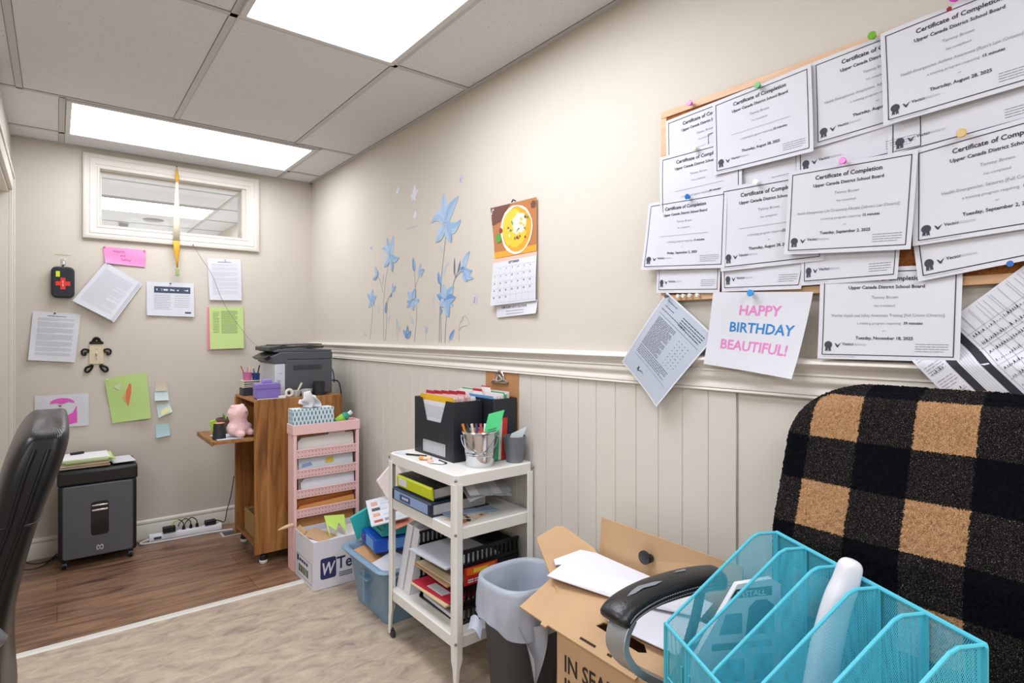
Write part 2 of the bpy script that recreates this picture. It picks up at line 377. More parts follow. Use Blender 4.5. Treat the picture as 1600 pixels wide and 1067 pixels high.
# mouldings
R = [(0, 1.212), (.026, 1.208), (.033, 1.203), (.035, 1.197), (.031, 1.191), (.022, 1.187), (.017, 1.180), (.0165, 1.174), (.020, 1.172), (.021, 1.168), (.0175, 1.166), (.019, 1.160), (.021, 1.155), (.019, 1.149), (.0145, 1.143), (.013, 1.138), (.016, 1.131), (.019, 1.126), (.020, 1.121), (.0165, 1.119), (.020, 1.117), (.021, 1.113), (.018, 1.110), (0, 1.110)]
mb = MB(); mb.prism(R, lambda a, b, t: (WX-a, t, b), -2.1, FY); struct(mb.build('trim_3', TRIMM, smooth=50))
gs = [.853+.0868*i for i in range(39)]
P = [(-2.1, .006), (.8495, .006), (.850, .002), (.8545, .002), (.855, .011)]
for i, y in enumerate(gs[1:]):
    if y > 4.19: break
    d = .0028 if y < 1.75 else .0013
    P += [(y-.0022, .011), (y-.0008, .011-d), (y+.0008, .011-d), (y+.0022, .011)]
P += [(FY, .011), (FY, -.01), (-2.1, -.01)]
mb = MB(); mb.prism(P, lambda a, b, t: (WX-b, a, t), 0, 1.112); struct(mb.build('trim_4', WAINM, smooth=0))
B = [(0, 0), (.014, 0), (.014, .082), (.010, .088), (.012, .094), (.012, .106), (.007, .112), (0, .116)]
mb = MB(); mb.prism(B, lambda a, b, t: (t, FY-a, b), -.2, 1.452); struct(mb.build('baseboard_far', TRIMM, smooth=40))
mb = MB(); mb.prism(B, lambda a, b, t: (-.2+a, t, b), 4.097, FY); struct(mb.build('baseboard_left', TRIMM, smooth=40))

# ================================================================ WALL DECALS
DC = {0: mat('#a9c3dd', .6), 1: mat('#94b5d8', .6), 2: mat('#6592c8', .6), 3: mat('#66708a', .6), 4: mat('#b9c0c6', .6), 5: mat('#8b9299', .6), 6: mat('#b3cbe6', .6), 7: mat('#6f98c9', .6)}
DM = [DC[i] for i in range(8)]
def leafpts(b, t, w, c, n=10):
    b = Vector(b); t = Vector(t); d = t-b; L = d.length; p = Vector((-d.y, d.x)).normalized(); d.normalize()
    L1 = []; L2 = []; mid = []
    for i in range(n+1):
        s = i/n; wd = w*(math.sin(math.pi*min(1, s**.8))**.75)*(1-.25*s)+.0004; m = b+d*L*s+p*(c*L*math.sin(math.pi*s)*.6)+Vector((0, -abs(c)*L*.25*s*s if c else 0))
        mid.append(m); L1.append(m+p*wd); L2.append(m-p*wd)
    return L1, L2, mid
def ribbon(mb, pts, w, m, o):
    pts = [Vector(p) for p in pts]; V = []; F = []
    for i, p in enumerate(pts):
        d = (pts[min(i+1, len(pts)-1)]-pts[max(0, i-1)]).normalized(); q = Vector((-d.y, d.x))*w
        V += [wallR(p.x+q.x, p.y+q.y, o), wallR(p.x-q.x, p.y-q.y, o)]
    for i in range(len(pts)-1): F.append((2*i, 2*i+1, 2*i+3, 2*i+2))
    mb.add(V, F, m)
def leaf(mb, b, t, w, s, c, o):
    L1, L2, mid = leafpts(b, t, w, c); n = len(L1)
    V = [wallR(p.x, p.y, o) for p in L1]+[wallR(p.x, p.y, o) for p in mid]+[wallR(p.x, p.y, o) for p in L2]
    a, e = {0: (0, 6), 1: (1, 0), 2: (2, 1), 3: (3, 3), 4: (4, 4)}[s]
    mb.add(V, [(i, i+1, n+i+1, n+i) for i in range(n-1)], a); mb.add(V, [(n+i, n+i+1, 2*n+i+1, 2*n+i) for i in range(n-1)], e)
    if s < 3:
        ribbon(mb, mid, .0009, 7, o+.0003)
        for f in (.5, -.5): ribbon(mb, [m+(l-m)*abs(f) for m, l in zip(mid, L1 if f > 0 else L2)][1:-1], .0005, 7, o+.0003)
STEMS = [[(-3.034, 1.23), (-3.039, 1.363), (-3.036, 1.456), (-3.013, 1.567), (-2.984, 1.646), (-2.959, 1.705)], [(-3.013, 1.23), (-3.0, 1.342), (-2.991, 1.444), (-2.961, 1.483), (-2.924, 1.506)], [(-3.222, 1.238), (-3.19, 1.356), (-3.185, 1.409), (-3.195, 1.468)], [(-3.046, 1.508), (-3.069, 1.55), (-3.088, 1.583), (-3.116, 1.604)], [(-3.053, 1.549), (-3.041, 1.59), (-3.034, 1.615)], [(-2.677, 1.228), (-2.652, 1.355), (-2.658, 1.448), (-2.67, 1.533), (-2.675, 1.599)], [(-2.666, 1.514), (-2.647, 1.541), (-2.628, 1.566)], [(-2.428, 1.227), (-2.423, 1.358), (-2.416, 1.472), (-2.415, 1.525)], [(-2.408, 1.227), (-2.413, 1.384), (-2.408, 1.524), (-2.386, 1.644), (-2.363, 1.758)], [(-2.375, 1.227), (-2.368, 1.305), (-2.359, 1.365)], [(-2.338, 1.45), (-2.311, 1.483), (-2.282, 1.53), (-2.221, 1.565)], [(-2.282, 1.53), (-2.29, 1.583), (-2.289, 1.625)], [(-2.279, 1.536), (-2.255, 1.572), (-2.241, 1.608)]]
TWIGS = [[(-3.365, 1.226), (-3.365, 1.254)], [(-2.864, 1.231), (-2.874, 1.3), (-2.876, 1.34)], [(-2.563, 1.234), (-2.558, 1.271), (-2.547, 1.302)], [(-2.754, 1.232), (-2.754, 1.251)], [(-2.338, 1.232), (-2.33, 1.245)], [(-2.249, 1.237), (-2.252, 1.296), (-2.236, 1.329), (-2.199, 1.353), (-2.162, 1.311)], [(-2.252, 1.287), (-2.221, 1.304), (-2.177, 1.307)], [(-2.239, 1.32), (-2.214, 1.337), (-2.229, 1.349)], [(-3.26, 1.26), (-3.312, 1.271)]]
PETALS = [((-2.955, 1.714), (-2.911, 1.814), 0.0157, 0, 0), ((-2.959, 1.715), (-2.991, 1.815), 0.0126, 1, 0), ((-2.964, 1.717), (-3.057, 1.765), 0.0134, 0, -0.25), ((-2.946, 1.713), (-2.845, 1.693), 0.0126, 1, -0.3), ((-2.959, 1.71), (-3.032, 1.653), 0.0142, 0, 0.1), ((-2.946, 1.706), (-2.924, 1.614), 0.0134, 1, 0), ((-3.197, 1.473), (-3.26, 1.511), 0.011, 1, 0), ((-3.197, 1.476), (-3.18, 1.534), 0.0118, 0, 0), ((-3.192, 1.473), (-3.131, 1.486), 0.011, 1, 0), ((-3.202, 1.468), (-3.235, 1.426), 0.011, 0, 0), ((-3.192, 1.468), (-3.16, 1.442), 0.0102, 1, 0), ((-3.116, 1.604), (-3.148, 1.665), 0.0094, 0, 0), ((-3.121, 1.604), (-3.177, 1.592), 0.0071, 1, 0), ((-3.112, 1.602), (-3.107, 1.637), 0.0071, 1, 0), ((-2.924, 1.504), (-2.924, 1.551), 0.0071, 0, 0), ((-2.922, 1.504), (-2.885, 1.533), 0.0071, 1, 0), ((-2.933, 1.496), (-2.957, 1.477), 0.0055, 2, 0), ((-3.013, 1.388), (-3.0, 1.454), 0.0071, 2, 0), ((-2.673, 1.595), (-2.691, 1.672), 0.0102, 2, 0), ((-2.628, 1.566), (-2.609, 1.633), 0.0094, 0, 0), ((-2.624, 1.567), (-2.569, 1.601), 0.0087, 1, 0.2), ((-2.626, 1.572), (-2.587, 1.578), 0.0071, 0, 0), ((-2.697, 1.45), (-2.75, 1.496), 0.0126, 0, 0), ((-2.693, 1.452), (-2.666, 1.507), 0.0134, 1, 0), ((-2.689, 1.448), (-2.62, 1.451), 0.011, 0, -0.2), ((-2.701, 1.445), (-2.76, 1.41), 0.0118, 1, 0), ((-2.693, 1.442), (-2.687, 1.391), 0.0118, 0, 0), ((-2.708, 1.446), (-2.756, 1.441), 0.0094, 1, 0), ((-2.375, 1.801), (-2.386, 1.95), 0.0213, 0, 0), ((-2.368, 1.802), (-2.255, 1.915), 0.0189, 1, 0.12), ((-2.381, 1.803), (-2.504, 1.836), 0.0173, 0, -0.45), ((-2.365, 1.801), (-2.233, 1.813), 0.0173, 1, -0.45), ((-2.38, 1.795), (-2.459, 1.723), 0.0189, 0, 0.1), ((-2.365, 1.793), (-2.314, 1.703), 0.0173, 1, 0), ((-2.415, 1.511), (-2.438, 1.575), 0.011, 2, 0), ((-2.37, 1.437), (-2.449, 1.463), 0.0142, 2, 0), ((-2.37, 1.439), (-2.39, 1.51), 0.0157, 0, 0), ((-2.365, 1.441), (-2.293, 1.495), 0.0157, 1, 0), ((-2.362, 1.434), (-2.279, 1.441), 0.0142, 2, 0), ((-2.368, 1.43), (-2.339, 1.349), 0.0173, 1, 0), ((-2.375, 1.431), (-2.42, 1.406), 0.0126, 0, 0), ((-2.362, 1.428), (-2.298, 1.402), 0.011, 0, 0), ((-2.411, 1.393), (-2.405, 1.367), 0.0071, 2, 0), ((-2.218, 1.564), (-2.16, 1.649), 0.0118, 0, 0.15), ((-2.214, 1.564), (-2.141, 1.558), 0.0102, 1, -0.2), ((-2.214, 1.56), (-2.131, 1.524), 0.0094, 0, -0.2), ((-2.214, 1.558), (-2.177, 1.511), 0.0102, 1, -0.2), ((-2.236, 1.562), (-2.203, 1.575), 0.0079, 2, 0), ((-2.29, 1.545), (-2.289, 1.63), 0.0047, 3, 0), ((-2.258, 1.555), (-2.239, 1.608), 0.0047, 3, 0), ((-3.365, 1.248), (-3.387, 1.304), 0.0063, 2, 0), ((-3.312, 1.26), (-3.273, 1.33), 0.0071, 4, 0), ((-3.325, 1.265), (-3.317, 1.309), 0.0055, 4, 0), ((-2.754, 1.247), (-2.797, 1.295), 0.0071, 2, 0), ((-2.754, 1.247), (-2.748, 1.318), 0.0087, 2, 0), ((-2.752, 1.247), (-2.708, 1.288), 0.0071, 2, 0), ((-2.333, 1.241), (-2.289, 1.291), 0.0079, 2, 0), ((-2.864, 1.3), (-2.879, 1.362), 0.0079, 4, 0), ((-2.851, 1.276), (-2.832, 1.319), 0.0063, 4, 0), ((-2.559, 1.275), (-2.569, 1.316), 0.0063, 4, 0), ((-2.556, 1.271), (-2.529, 1.307), 0.0063, 4, 0), ((-3.088, 1.39), (-3.112, 1.433), 0.0079, 4, 0), ((-2.984, 1.332), (-2.933, 1.381), 0.0063, 4, 0.2), ((-2.48, 1.404), (-2.476, 1.467), 0.0055, 4, 0), ((-2.386, 1.549), (-2.33, 1.621), 0.0071, 4, 0.2), ((-2.681, 1.318), (-2.724, 1.366), 0.0047, 4, 0), ((-2.395, 1.662), (-2.428, 1.701), 0.0039, 4, 0)]
FLIES = [((-2.236, 1.982), 'lilac', 0.02), ((-2.122, 1.423), 'lilac', 0.024), ((-3.205, 1.779), 'lilac', 0.014), ((-2.868, 2.05), 'white', 0.02), ((-2.685, 1.991), 'white', 0.039), ((-2.672, 1.885), 'white', 0.02)]
def q2(p): return Vector((p[0], p[1]))
zones = [(-3.30, -2.80, 'tall blue lily wall sticker with one large bloom, leftmost on the wall'), (-2.80, -2.56, 'slender blue lily wall sticker with buds, between the two taller lilies'), (-2.56, -2.05, 'tallest blue lily wall sticker with a large open bloom, nearest the calendar')]
for zi, (za, zb, lab) in enumerate(zones):
    mb = MB(); e = 0
    for s in STEMS:
        if za <= s[0][0] < zb: ribbon(mb, [(p.x, p.y) for p in bez([(a, b, 0) for a, b in s], 5)], .0022, 3 if zi == 2 else 5, .0005)
    for s in TWIGS:
        if za <= s[0][0] < zb: ribbon(mb, [(p.x, p.y) for p in bez([(a, b, 0) for a, b in s], 4)], .0011, 5, .0005)
    for b, t, w, s, c in PETALS:
        if za <= b[0] < zb: e += 1; leaf(mb, b, t, w*1.75, s, c, .0007+.0004*(e % 7) if s != 4 else .0004)
    tag(mb.build('wall_sticker', DM, smooth=0, fix=False), lab, 'wall sticker', 'blue lily wall stickers')
FM = {'lilac': [mat('#cbc0d4', .6), mat('#8d82a0', .6)], 'white': [mat('#dcdde6', .6), mat('#d3d8e6', .6)]}
FL = ['lilac butterfly wall sticker at the top, above the tallest lily', 'lilac butterfly wall sticker low beside the calendar', 'small lilac butterfly wall sticker left of the large left bloom', 'white butterfly wall sticker, upper left of the group', 'white dove wall sticker above the middle of the lilies', 'small white butterfly wall sticker below the dove']
for (p, c, r), lab in zip(FLIES, FL):
    mb = MB(); r *= 1.5
    for wi, (dx, dy, w) in enumerate(((.35, 1, .35), (.9, .45, .28), (-.55, .1, .26), (-.4, -.35, .2), (.5, -.5, .25))):
        L1, L2, mid = leafpts(p, (p[0]+dx*r, p[1]+dy*r), w*r, 0, 6); V = [wallR(x.x, x.y, .0005+.00025*wi) for x in L1+L2[::-1]]; mb.add(V, [tuple(range(len(V)))], 0)
    if c != 'white': ribbon(mb, [(p[0]-.1*r, p[1]-.3*r), (p[0]+.1*r, p[1]+.35*r)], .0018, 1, .002)
    tag(mb.build('wall_sticker', FM[c], smooth=0, fix=False), lab, 'wall sticker', 'butterfly wall stickers')
mb = MB(); sheet_mesh(mb, wallR, [(-2.77, 1.838), (-2.633, 1.842), (-2.633, 1.822), (-2.77, 1.817)], .0003, None, words(.03, .97, .5, .3, 1, random.Random(4), wl=(.03, .12), gap=.02), m0=0)
mb.f = mb.f[120:]; mb.m = mb.m[120:]; mb.uv = {}
tag(mb.build('wall_sticker', [PAPER, mat('#a9bdd6', .6)], smooth=0, fix=False), 'faint blue line of lettering stuck on the wall under the dove', 'wall sticker')
# ================================================================ PINS
def pin(fn, a, b, o, col, label, r=.0095, group='push pins on the cork board', kind=0):
    n = Vector(fn(a, b, 1))-Vector(fn(a, b, 0)); n.normalize()
    mb = MB(); p = Vector(fn(a, b, o))
    mb.cyl(p-n*.006, p+n*.004, .0009, n=8, m=1)
    if kind == 0:
        mb.tube([p+n*.003, p+n*.004, p+n*.008, p+n*.013, p+n*.014], [.001, r*.72, r*.6, r, r*.9], 18, 0)
    else: mb.tube([p+n*.002, p+n*.003, p+n*.006], [.001, r, r*.6], 14, 0)
    return tag(mb.build('push_pin', [mat(col, .18, spec=.8), STEEL]), label, 'push pin', group)

# ================================================================ CORK BOARD AND CERTIFICATES
t = thing('cork_board', 'wood-framed cork board on the wall, nearly covered in pinned certificates', 'notice board', (WX-.001, .73, 1.655))
ax0, ax1, bz0, bz1 = -1.100, -.10, 1.368, 1.946
def L(x, y, z): return (x-(WX-.001), y-.73, z-1.655)
mb = MB(); mb.box(L(WX-.012, -ax1, bz0), L(WX-.001, -ax0, bz1)); 
mb.build('cork_panel', mat('#9a5f2c', .95, var=.35, vscale=160, bump=.6, bscale=300), t, smooth=0)
FRW = wood('board_frame_wood', '#c39a72', '#d3ab83', '#dcb891', 'Y', 1.0)
for (a0, b0, a1, b1) in ((ax0, bz1-.02, ax1, bz1), (ax0, bz0, ax1, bz0+.02), (ax0, bz0+.02, ax0+.02, bz1-.02), (ax1-.02, bz0+.02, ax1, bz1-.02)):
    MB().box(L(WX-.016, -a1, b0), L(WX-.001, -a0, b1)).build('frame_rail', FRW, t, bevel=.002)

CM = [PAPER, INK, GREY, LGREY, INKB]
def seal(uc, vc, r, ar=1.29):
    out = []; pts = []
    for i in range(40):
        a = 2*math.pi*i/40; q = r*(1 if i % 2 else .9); pts.append((uc+q*math.cos(a)/ar, vc+q*math.sin(a)))
    out.append(('p', pts, 4))
    for s in (-1, 1): out.append(('p', [(uc+s*.05*r, vc+.8*r), (uc+s*.65*r/ar, vc+.75*r), (uc+s*.75*r/ar, vc+1.75*r), (uc+s*.42*r/ar, vc+1.5*r), (uc+s*.12*r/ar, vc+1.75*r)][::s], 4))
    return out
def cert(course, mins, date, full=True):
    m = border(.035, .045, .965, .955, .0085, 1)
    if full:
        m += [('t', 'Certificate of Completion', .5, .125, .046, 1, True), ('t', 'Upper Canada District School Board', .5, .215, .034, 1, True),
              ('t', 'Tammy Brown', .5, .325, .030, 2), ('t', 'has completed', .5, .415, .024, 2), ('t', course, .5, .52, .031, 2, False, 0, min(.8, .0125*len(course))) if course else ('r', .2, .515, .8, .522, 3),
              ('t', 'a training program requiring', .46, .605, .026, 2), ('t', mins, .70, .605, .027, 1, True), ('t', 'on', .5, .685, .02, 2), ('t', date, .5, .765, .032, 1, True)]
    m += seal(.085, .845, .042)
    m += [('p', [(.135, .825), (.147, .83), (.158, .848), (.186, .82), (.162, .872), (.152, .868)], 4), ('t', 'Vector', .195, .832, .030, 4, True, -1), ('t', 'Solutions', .262, .832, .030, 3, False, -1)]
    m += para(.72, .93, .825, .90, 4, .006, 2, 3, wl=(.02, .05), gap=.004)
    m += [('r', .045, .968, .3, .972, 3)]
    return m
CERTS = [ # label, corners, offset, lift, content   (built back to front)
 ('certificate at the top left corner of the cork board under the purple pin', [(-1.080, 1.914), (-.815, 1.925), (-.812, 1.711), (-1.078, 1.702)], .0175, {}, ('', '18 minutes', 'Friday, August 29, 2025')),
 ('certificate tucked behind others, only its lower right corner showing above the middle white pin', [(-.945, 1.845), (-.682, 1.85), (-.676, 1.638), (-.942, 1.632)], .0175, {}, ('', '20 minutes', 'Tuesday, August 26, 2025')),
 ('certificate showing just a strip with its seal above the magenta pin', [(-.689, 1.868), (-.415, 1.873), (-.413, 1.662), (-.687, 1.655)], .019, {}, ('', '15 minutes', 'Tuesday, August 26, 2025')),
 ('certificate showing a strip with its seal below the large top right certificate', [(-.487, 1.868), (-.208, 1.882), (-.206, 1.674), (-.486, 1.655)], .0195, {}, ('', '17 minutes', 'Friday, August 22, 2025')),
 ('certificate under the left green pin edge, top middle, partly under the big one', [(-.650, 1.931), (-.372, 1.941), (-.366, 1.737), (-.643, 1.722)], .020, {'BL': .004}, ('Health Emergencies: Anaphylaxis, Advanced [Full Course (Ontario)]', '27 minutes', 'Thursday, August 28, 2025')),
 ('low certificate at the board\'s bottom left corner, below the blue-pinned one', [(-1.108, 1.60), (-.89, 1.597), (-.898, 1.384), (-1.112, 1.396)], .0185, {'B': .003}, ('', '30 minutes', 'Monday, September 8, 2025')),
 ('low certificate above the birthday sign, its seal strip showing', [(-.897, 1.60), (-.63, 1.595), (-.674, 1.381), (-.889, 1.387)], .020, {'B': .004}, ('', '15 minutes', 'Monday, September 8, 2025')),
 ('low certificate hanging between the birthday sign and the mental health certificate', [(-.671, 1.61), (-.45, 1.606), (-.464, 1.39), (-.673, 1.389)], .0245, {'BR': .006}, ('', '16 minutes', 'Monday, September 8, 2025')),
 ('lowest certificate, hanging below the board over the chair rail, on worker health and safety', [(-.628, 1.426), (-.350, 1.412), (-.352, 1.213), (-.6285, 1.2115)], .0215, {'B': .016, 'M': .003}, ('Worker Health and Safety Awareness Training [Full Course (Ontario)]', '39 minutes', 'Tuesday, November 18, 2025')),
 ('certificate at right edge showing a strip with its seal above the repair invoice', [(-.452, 1.60), (-.18, 1.628), (-.155, 1.424), (-.425, 1.381)], .024, {'B': .006}, ('', '15 minutes', 'Friday, September 5, 2025')),
 ('certificate with curled left edge under the upper white pin', [(-1.095, 1.806), (-.828, 1.805), (-.829, 1.588), (-1.092, 1.585)], .0215, {'L': .004, 'M': .004}, ('', '44 minutes', 'Friday, August 29, 2025')),
 ('certificate under the middle white pin, between the blue and magenta pinned ones', [(-.892, 1.672), (-.617, 1.664), (-.618, 1.446), (-.889, 1.442)], .0265, {'BL': .003}, ('', '22 minutes', 'Thursday, August 28, 2025')),
 ('large certificate under the left green pin at the top of the board', [(-.916, 1.914), (-.648, 1.928), (-.638, 1.710), (-.909, 1.711)], .027, {'BR': .010, 'BL': .006}, ('', '33 minutes', 'Thursday, August 28, 2025')),
 ('certificate under the blue pin, hanging past the left edge of the board', [(-1.136, 1.673), (-.870, 1.664), (-.877, 1.451), (-1.162, 1.470)], .0275, {'BL': .006, 'BR': .003}, ('', '13 minutes', 'Friday, September 5, 2025')),
 ('biggest-looking certificate at the top right, on asthma awareness, under the large magenta pin', [(-.497, 1.936), (-.220, 1.950), (-.214, 1.742), (-.4885, 1.728)], .030, {'BL': .007}, ('Health Emergencies: Asthma Awareness [Ryan\'s Law (Ontario)]', '15 minutes', 'Thursday, August 28, 2025')),
 ('certificate on seizures under the gold pin at the right edge', [(-.434, 1.662), (-.155, 1.688), (-.152, 1.474), (-.434, 1.457)], .030, {'B': .004}, ('Health Emergencies: Seizures [Full Course (Canada)]', '14 minutes', 'Tuesday, September 2, 2025')),
 ('certificate on allergies under the small magenta pin, in the centre of the board', [(-.6985, 1.673), (-.424, 1.663), (-.435, 1.450), (-.708, 1.468)], .034, {'BL': .006, 'BR': .009}, ('Health Emergencies: Life-Threatening Allergies [Sabrina\'s Law (Ontario)]', '15 minutes', 'Tuesday, September 2, 2025')),
]
for lab, cs, off, lift, (co, mi, da) in CERTS:
    sheet('certificate', lab, 'certificate', wallR, cs, off, CM, cert(co, mi, da, not any(k in lab for k in ('low certificate', 'strip with its seal', 'only its lower right'))), lift, wave=.0008, group='certificates of completion', tk=.0006)

# happy birthday sign
HB = [PAPER, mat('#e07fc0', .6), mat('#1f7fc4', .6), LGREY]
sheet('birthday_sign', 'white sign with pink and blue birthday wishes hanging from a blue pin under the board', 'sign', wallR, [(-.912, 1.386), (-.642, 1.372), (-.677, 1.160), (-.935, 1.186)], .029, HB,
      [('t', 'HAPPY', .53, .23, .125, 1, True), ('t', 'BIRTHDAY', .57, .455, .125, 2, True), ('t', 'BEAUTIFUL!', .52, .69, .125, 1, True)], {'BR': .03, 'BL': .004, 'B': .008}, wave=.002, nu=20, nv=16)
# slanted form at the left of the board
GF = [mat('#b4bdca', .8), INK, INKB, PAPER]
mk = [('r', 0, 0, 1, .018, 3), ('r', 0, .018, .022, .985, 3), ('r', .978, .018, 1, .985, 3), ('r', 0, .985, 1, 1, 3)]
mk += para(.1, .3, .06, .12, 2, .008, 2, 4)+para(.45, .9, .09, .18, 4, .01, 2, 5)+para(.08, .6, .17, .17, 1, .008, 2, 6)+[('r', .08, .22, .93, .224, 2)]
mk += para(.12, .5, .26, .62, 22, .007, 2, 8)+para(.62, .86, .30, .60, 8, .007, 2, 9, wl=(.01, .02), gap=.05)+para(.12, .8, .65, .74, 5, .007, 2, 10)+[('r', .1, .78, .9, .783, 2)]
mk += [('p', [(.3, .90), (.31, .86), (.33, .865), (.335, .90), (.40, .875), (.47, .895), (.40, .885), (.33, .915)], 2)]
sheet('signed_form', 'grey-printed signed form hanging askew at the lower left corner of the board', 'form', wallR, [(-1.072, 1.396), (-.905, 1.262), (-1.092, 1.050), (-1.228, 1.181)], .0225, GF, mk, {'BL': .012, 'BR': .014, 'TR': .008, 'B': .012, 'M': .012}, nu=18, nv=18)
# invoice: printed landscape across the wide rotated sheet
mk = []
a0 = Vector((-.450, 1.232)); e1 = Vector((.755, .656)); e2 = Vector((.656, -.755))
cs = [tuple(a0), tuple(a0+e1*.285), tuple(a0+e1*.285+e2*.22), tuple(a0+e2*.22)]
rnd = random.Random(5)
def scr(u0, u1, v, h, m):
    u = u0; out = []
    while u < u1:
        d = rnd.uniform(.008, .02); out.append(('p', [(u, v+h*.4), (u+d*.55, v-h*rnd.uniform(.1, .8)), (u+d, v+h*.4), (u+d*.55, v-h*.05)], m)); u += d*1.15
    return out
# columns run along v (down-right), rows along u
for u in (.16, .30): mk.append(('r', u+.0, .0, u+.05, .985, 1))
for i in range(10): mk.append(('r', .37+.055*i, .03, .3725+.055*i, .97, 2))
for i in range(5): mk.append(('r', .22+.015*i, .03, .2215+.015*i, .97, 2))
for v in (.2, .36, .55, .7, .85): mk.append(('r', .36, v, .94, v+.003, 2))
for i in range(8): mk.append(('r', .35+.07*i, .015, .352+.07*i, .21, 2))
for i in range(7): mk += scr(.38, .9, .24+.09*i, .04, 1)
for i in range(5): mk += para(.02, .14, .08+.16*i, .16+.16*i, 4, .006, 2, 20+i)
for i in range(4): mk += scr(.03, .14, .1+.22*i, .05, 1)
sheet('repair_invoice', 'handwritten invoice sheet hanging askew at the right edge, behind the plaid chair', 'invoice', lambda a, b, o: wallR(a, b, o+.0215*min(1, max(0, (1.238-b)/.028))), cs, .0195, CM, mk, {'BR': .003}, tk=.0006, nu=30, nv=30)

# pins on the board
for a, b, o, c, lab, r in (
 (-.988, 1.937, .019, '#d95fb5', 'pink push pin at the top left of the board', .008), (-.777, 1.914, .029, '#3fae55', 'green push pin of the top left large certificate', .008),
 (-.512, 1.938, .022, '#6fae2c', 'lime green push pin near the top middle of the board', .009), (-.358, 1.950, .032, '#d433c4', 'large glossy magenta push pin at the top right certificate', .010),
 (-.37, 1.965-.028, .0165, '#b3261c', 'red push pin on the top rail of the frame', .005), (-.968, 1.802, .024, '#e9e6dc', 'white push pin over the curled certificate at the left', .008),
 (-.988, 1.665, .030, '#1c6fc9', 'dark blue push pin at the left', .008), (-.783, 1.665, .028, '#eeeeec', 'white push pin in the middle of the board', .008),
 (-.568, 1.668, .036, '#e01fb4', 'bright magenta push pin in the centre of the board', .008), (-.347, 1.672, .032, '#c9a64c', 'gold push pin at the right of the board', .009),
 (-.795, 1.377, .032, '#2f9be0', 'light blue push pin holding the birthday sign', .009), (-1.065, 1.383, .026, '#55595c', 'small grey push pin holding the signed form', .006),
 (-.275, 1.405, .0165, '#2a6fc0', 'blue push pin low at the right of the board', .006)):
    if c == '#b3261c': a, b = -.371, 1.936
    pin(wallR, a, b, o, c, lab, r)
for i, (a, b) in enumerate(((-1.03, 1.3815), (-1.012, 1.3815), (-.99, 1.3815), (-.965, 1.381))):
    pin(wallR, a, b, .0165, '#e4e2da', 'small clear push pin in the row along the bottom rail of the board', .006, 'clear pins on the bottom rail')

# ================================================================ WALL CALENDAR
t = thing('wall_calendar', 'food wall calendar hanging between the lily stickers and the cork board', 'calendar', (WX-.004, 1.83, 1.60))
def calR(a, b, o): return (-o, -a-1.83, b-1.60)
CAL = [mat('#b5733e', .4), mat('#f3e9d8', .4), mat('#f2c230', .4), mat('#e8a024', .4), mat('#4f9a3c', .4), mat('#8a2f3a', .4), mat('#d9d6da', .4), mat('#6b4034', .4)]
mk = []; 
def blob(u, v, r, m, lv, ar=1.3, ph=0, irr=.12, seed=0, n=22):
    rn = random.Random(seed); return ('p', [(u+r*math.cos(2*math.pi*i/n)*(1+rn.uniform(-irr, irr))/ar, v+r*math.sin(2*math.pi*i/n)*(1+rn.uniform(-irr, irr))) for i in range(n)], m, lv)
mk += [('p', [(0, 0), (.45, 0), (.2, .3), (0, .35)], 7, 2), ('r', 0, .88, 1, 1, 3), blob(.08, .12, .1, 6, 3, seed=1), blob(.93, .12, .07, 7, 3, seed=2),
       blob(.55, .52, .47, 1, 4, irr=.02), blob(.56, .52, .43, 3, 5, irr=.04, seed=9), blob(.52, .50, .36, 2, 6, irr=.10, seed=3), blob(.63, .42, .2, 1, 7, irr=.15, seed=4), blob(.13, .62, .09, 4, 7, seed=5), blob(.2, .48, .05, 5, 8, seed=6)]
rn = random.Random(3)
for i in range(34): mk.append(blob(.6+rn.uniform(-.22, .22), .5+rn.uniform(-.2, .2), rn.uniform(.012, .035), rn.choice([5, 5, 1, 4, 2, 6]), 9+i*.06, seed=i, n=7, irr=.4))
mb = MB(); sheet_mesh(mb, calR, [(-1.984, 1.806), (-1.690, 1.800), (-1.689, 1.592), (-1.960, 1.588)], .002, {'TL': .008, 'BL': .004, 'TR': .003, 'BR': .003}, mk, nu=14, nv=10)
mb.build('picture_page', CAL, t, smooth=60, fix=False)
mk = [('r', 0, 0, 1, .075, 1), ('t', 'SEPTEMBER', .5, .12, .05, 2, True)]
for c in range(1, 7): mk.append(('r', .03+.134*c, .2, .033+.134*c, .96, 3))
for r_ in range(6): mk.append(('r', .03, .2+.15*r_, .97, .204+.15*r_, 3))
n_ = 0
for r_ in range(5):
    for c in range(7):
        if r_ == 0 and c < 1: continue
        n_ += 1
        if n_ <= 30: mk.append(('t', str(n_), .07+.134*c, .24+.15*r_, .035, 2, True))
mb = MB(); sheet_mesh(mb, calR, [(-1.968, 1.586), (-1.689, 1.590), (-1.689, 1.399), (-1.974, 1.389)], .004, {'BL': .016, 'TL': .004, 'BR': .006, 'M': .004}, mk, nu=12, nv=10)
mb.build('month_page', [PAPER, mat('#f0b9a6', .6), INKB, LGREY], t, smooth=60, fix=False)
mb = MB(); sheet_mesh(mb, calR, [(-1.956, 1.40), (-1.688, 1.405), (-1.688, 1.350), (-1.950, 1.338)], .002, {'BR': .01}, [('t', 'TOM CLARK\'S AUTO SOLUTIONS', .45, .35, .17, 1, True, 0, .62)]+para(.25, .7, .62, .82, 2, .05, 2, 2))
mb.build('footer_strip', [PAPER, INK, GREY], t, smooth=60, fix=False)
mb = MB(); mb.tube([(-.007, -.012, .207), (-.010, 0, .214), (-.007, .012, .207)], .003, 8); mb.build('hanger_clip', BLACKM, t)

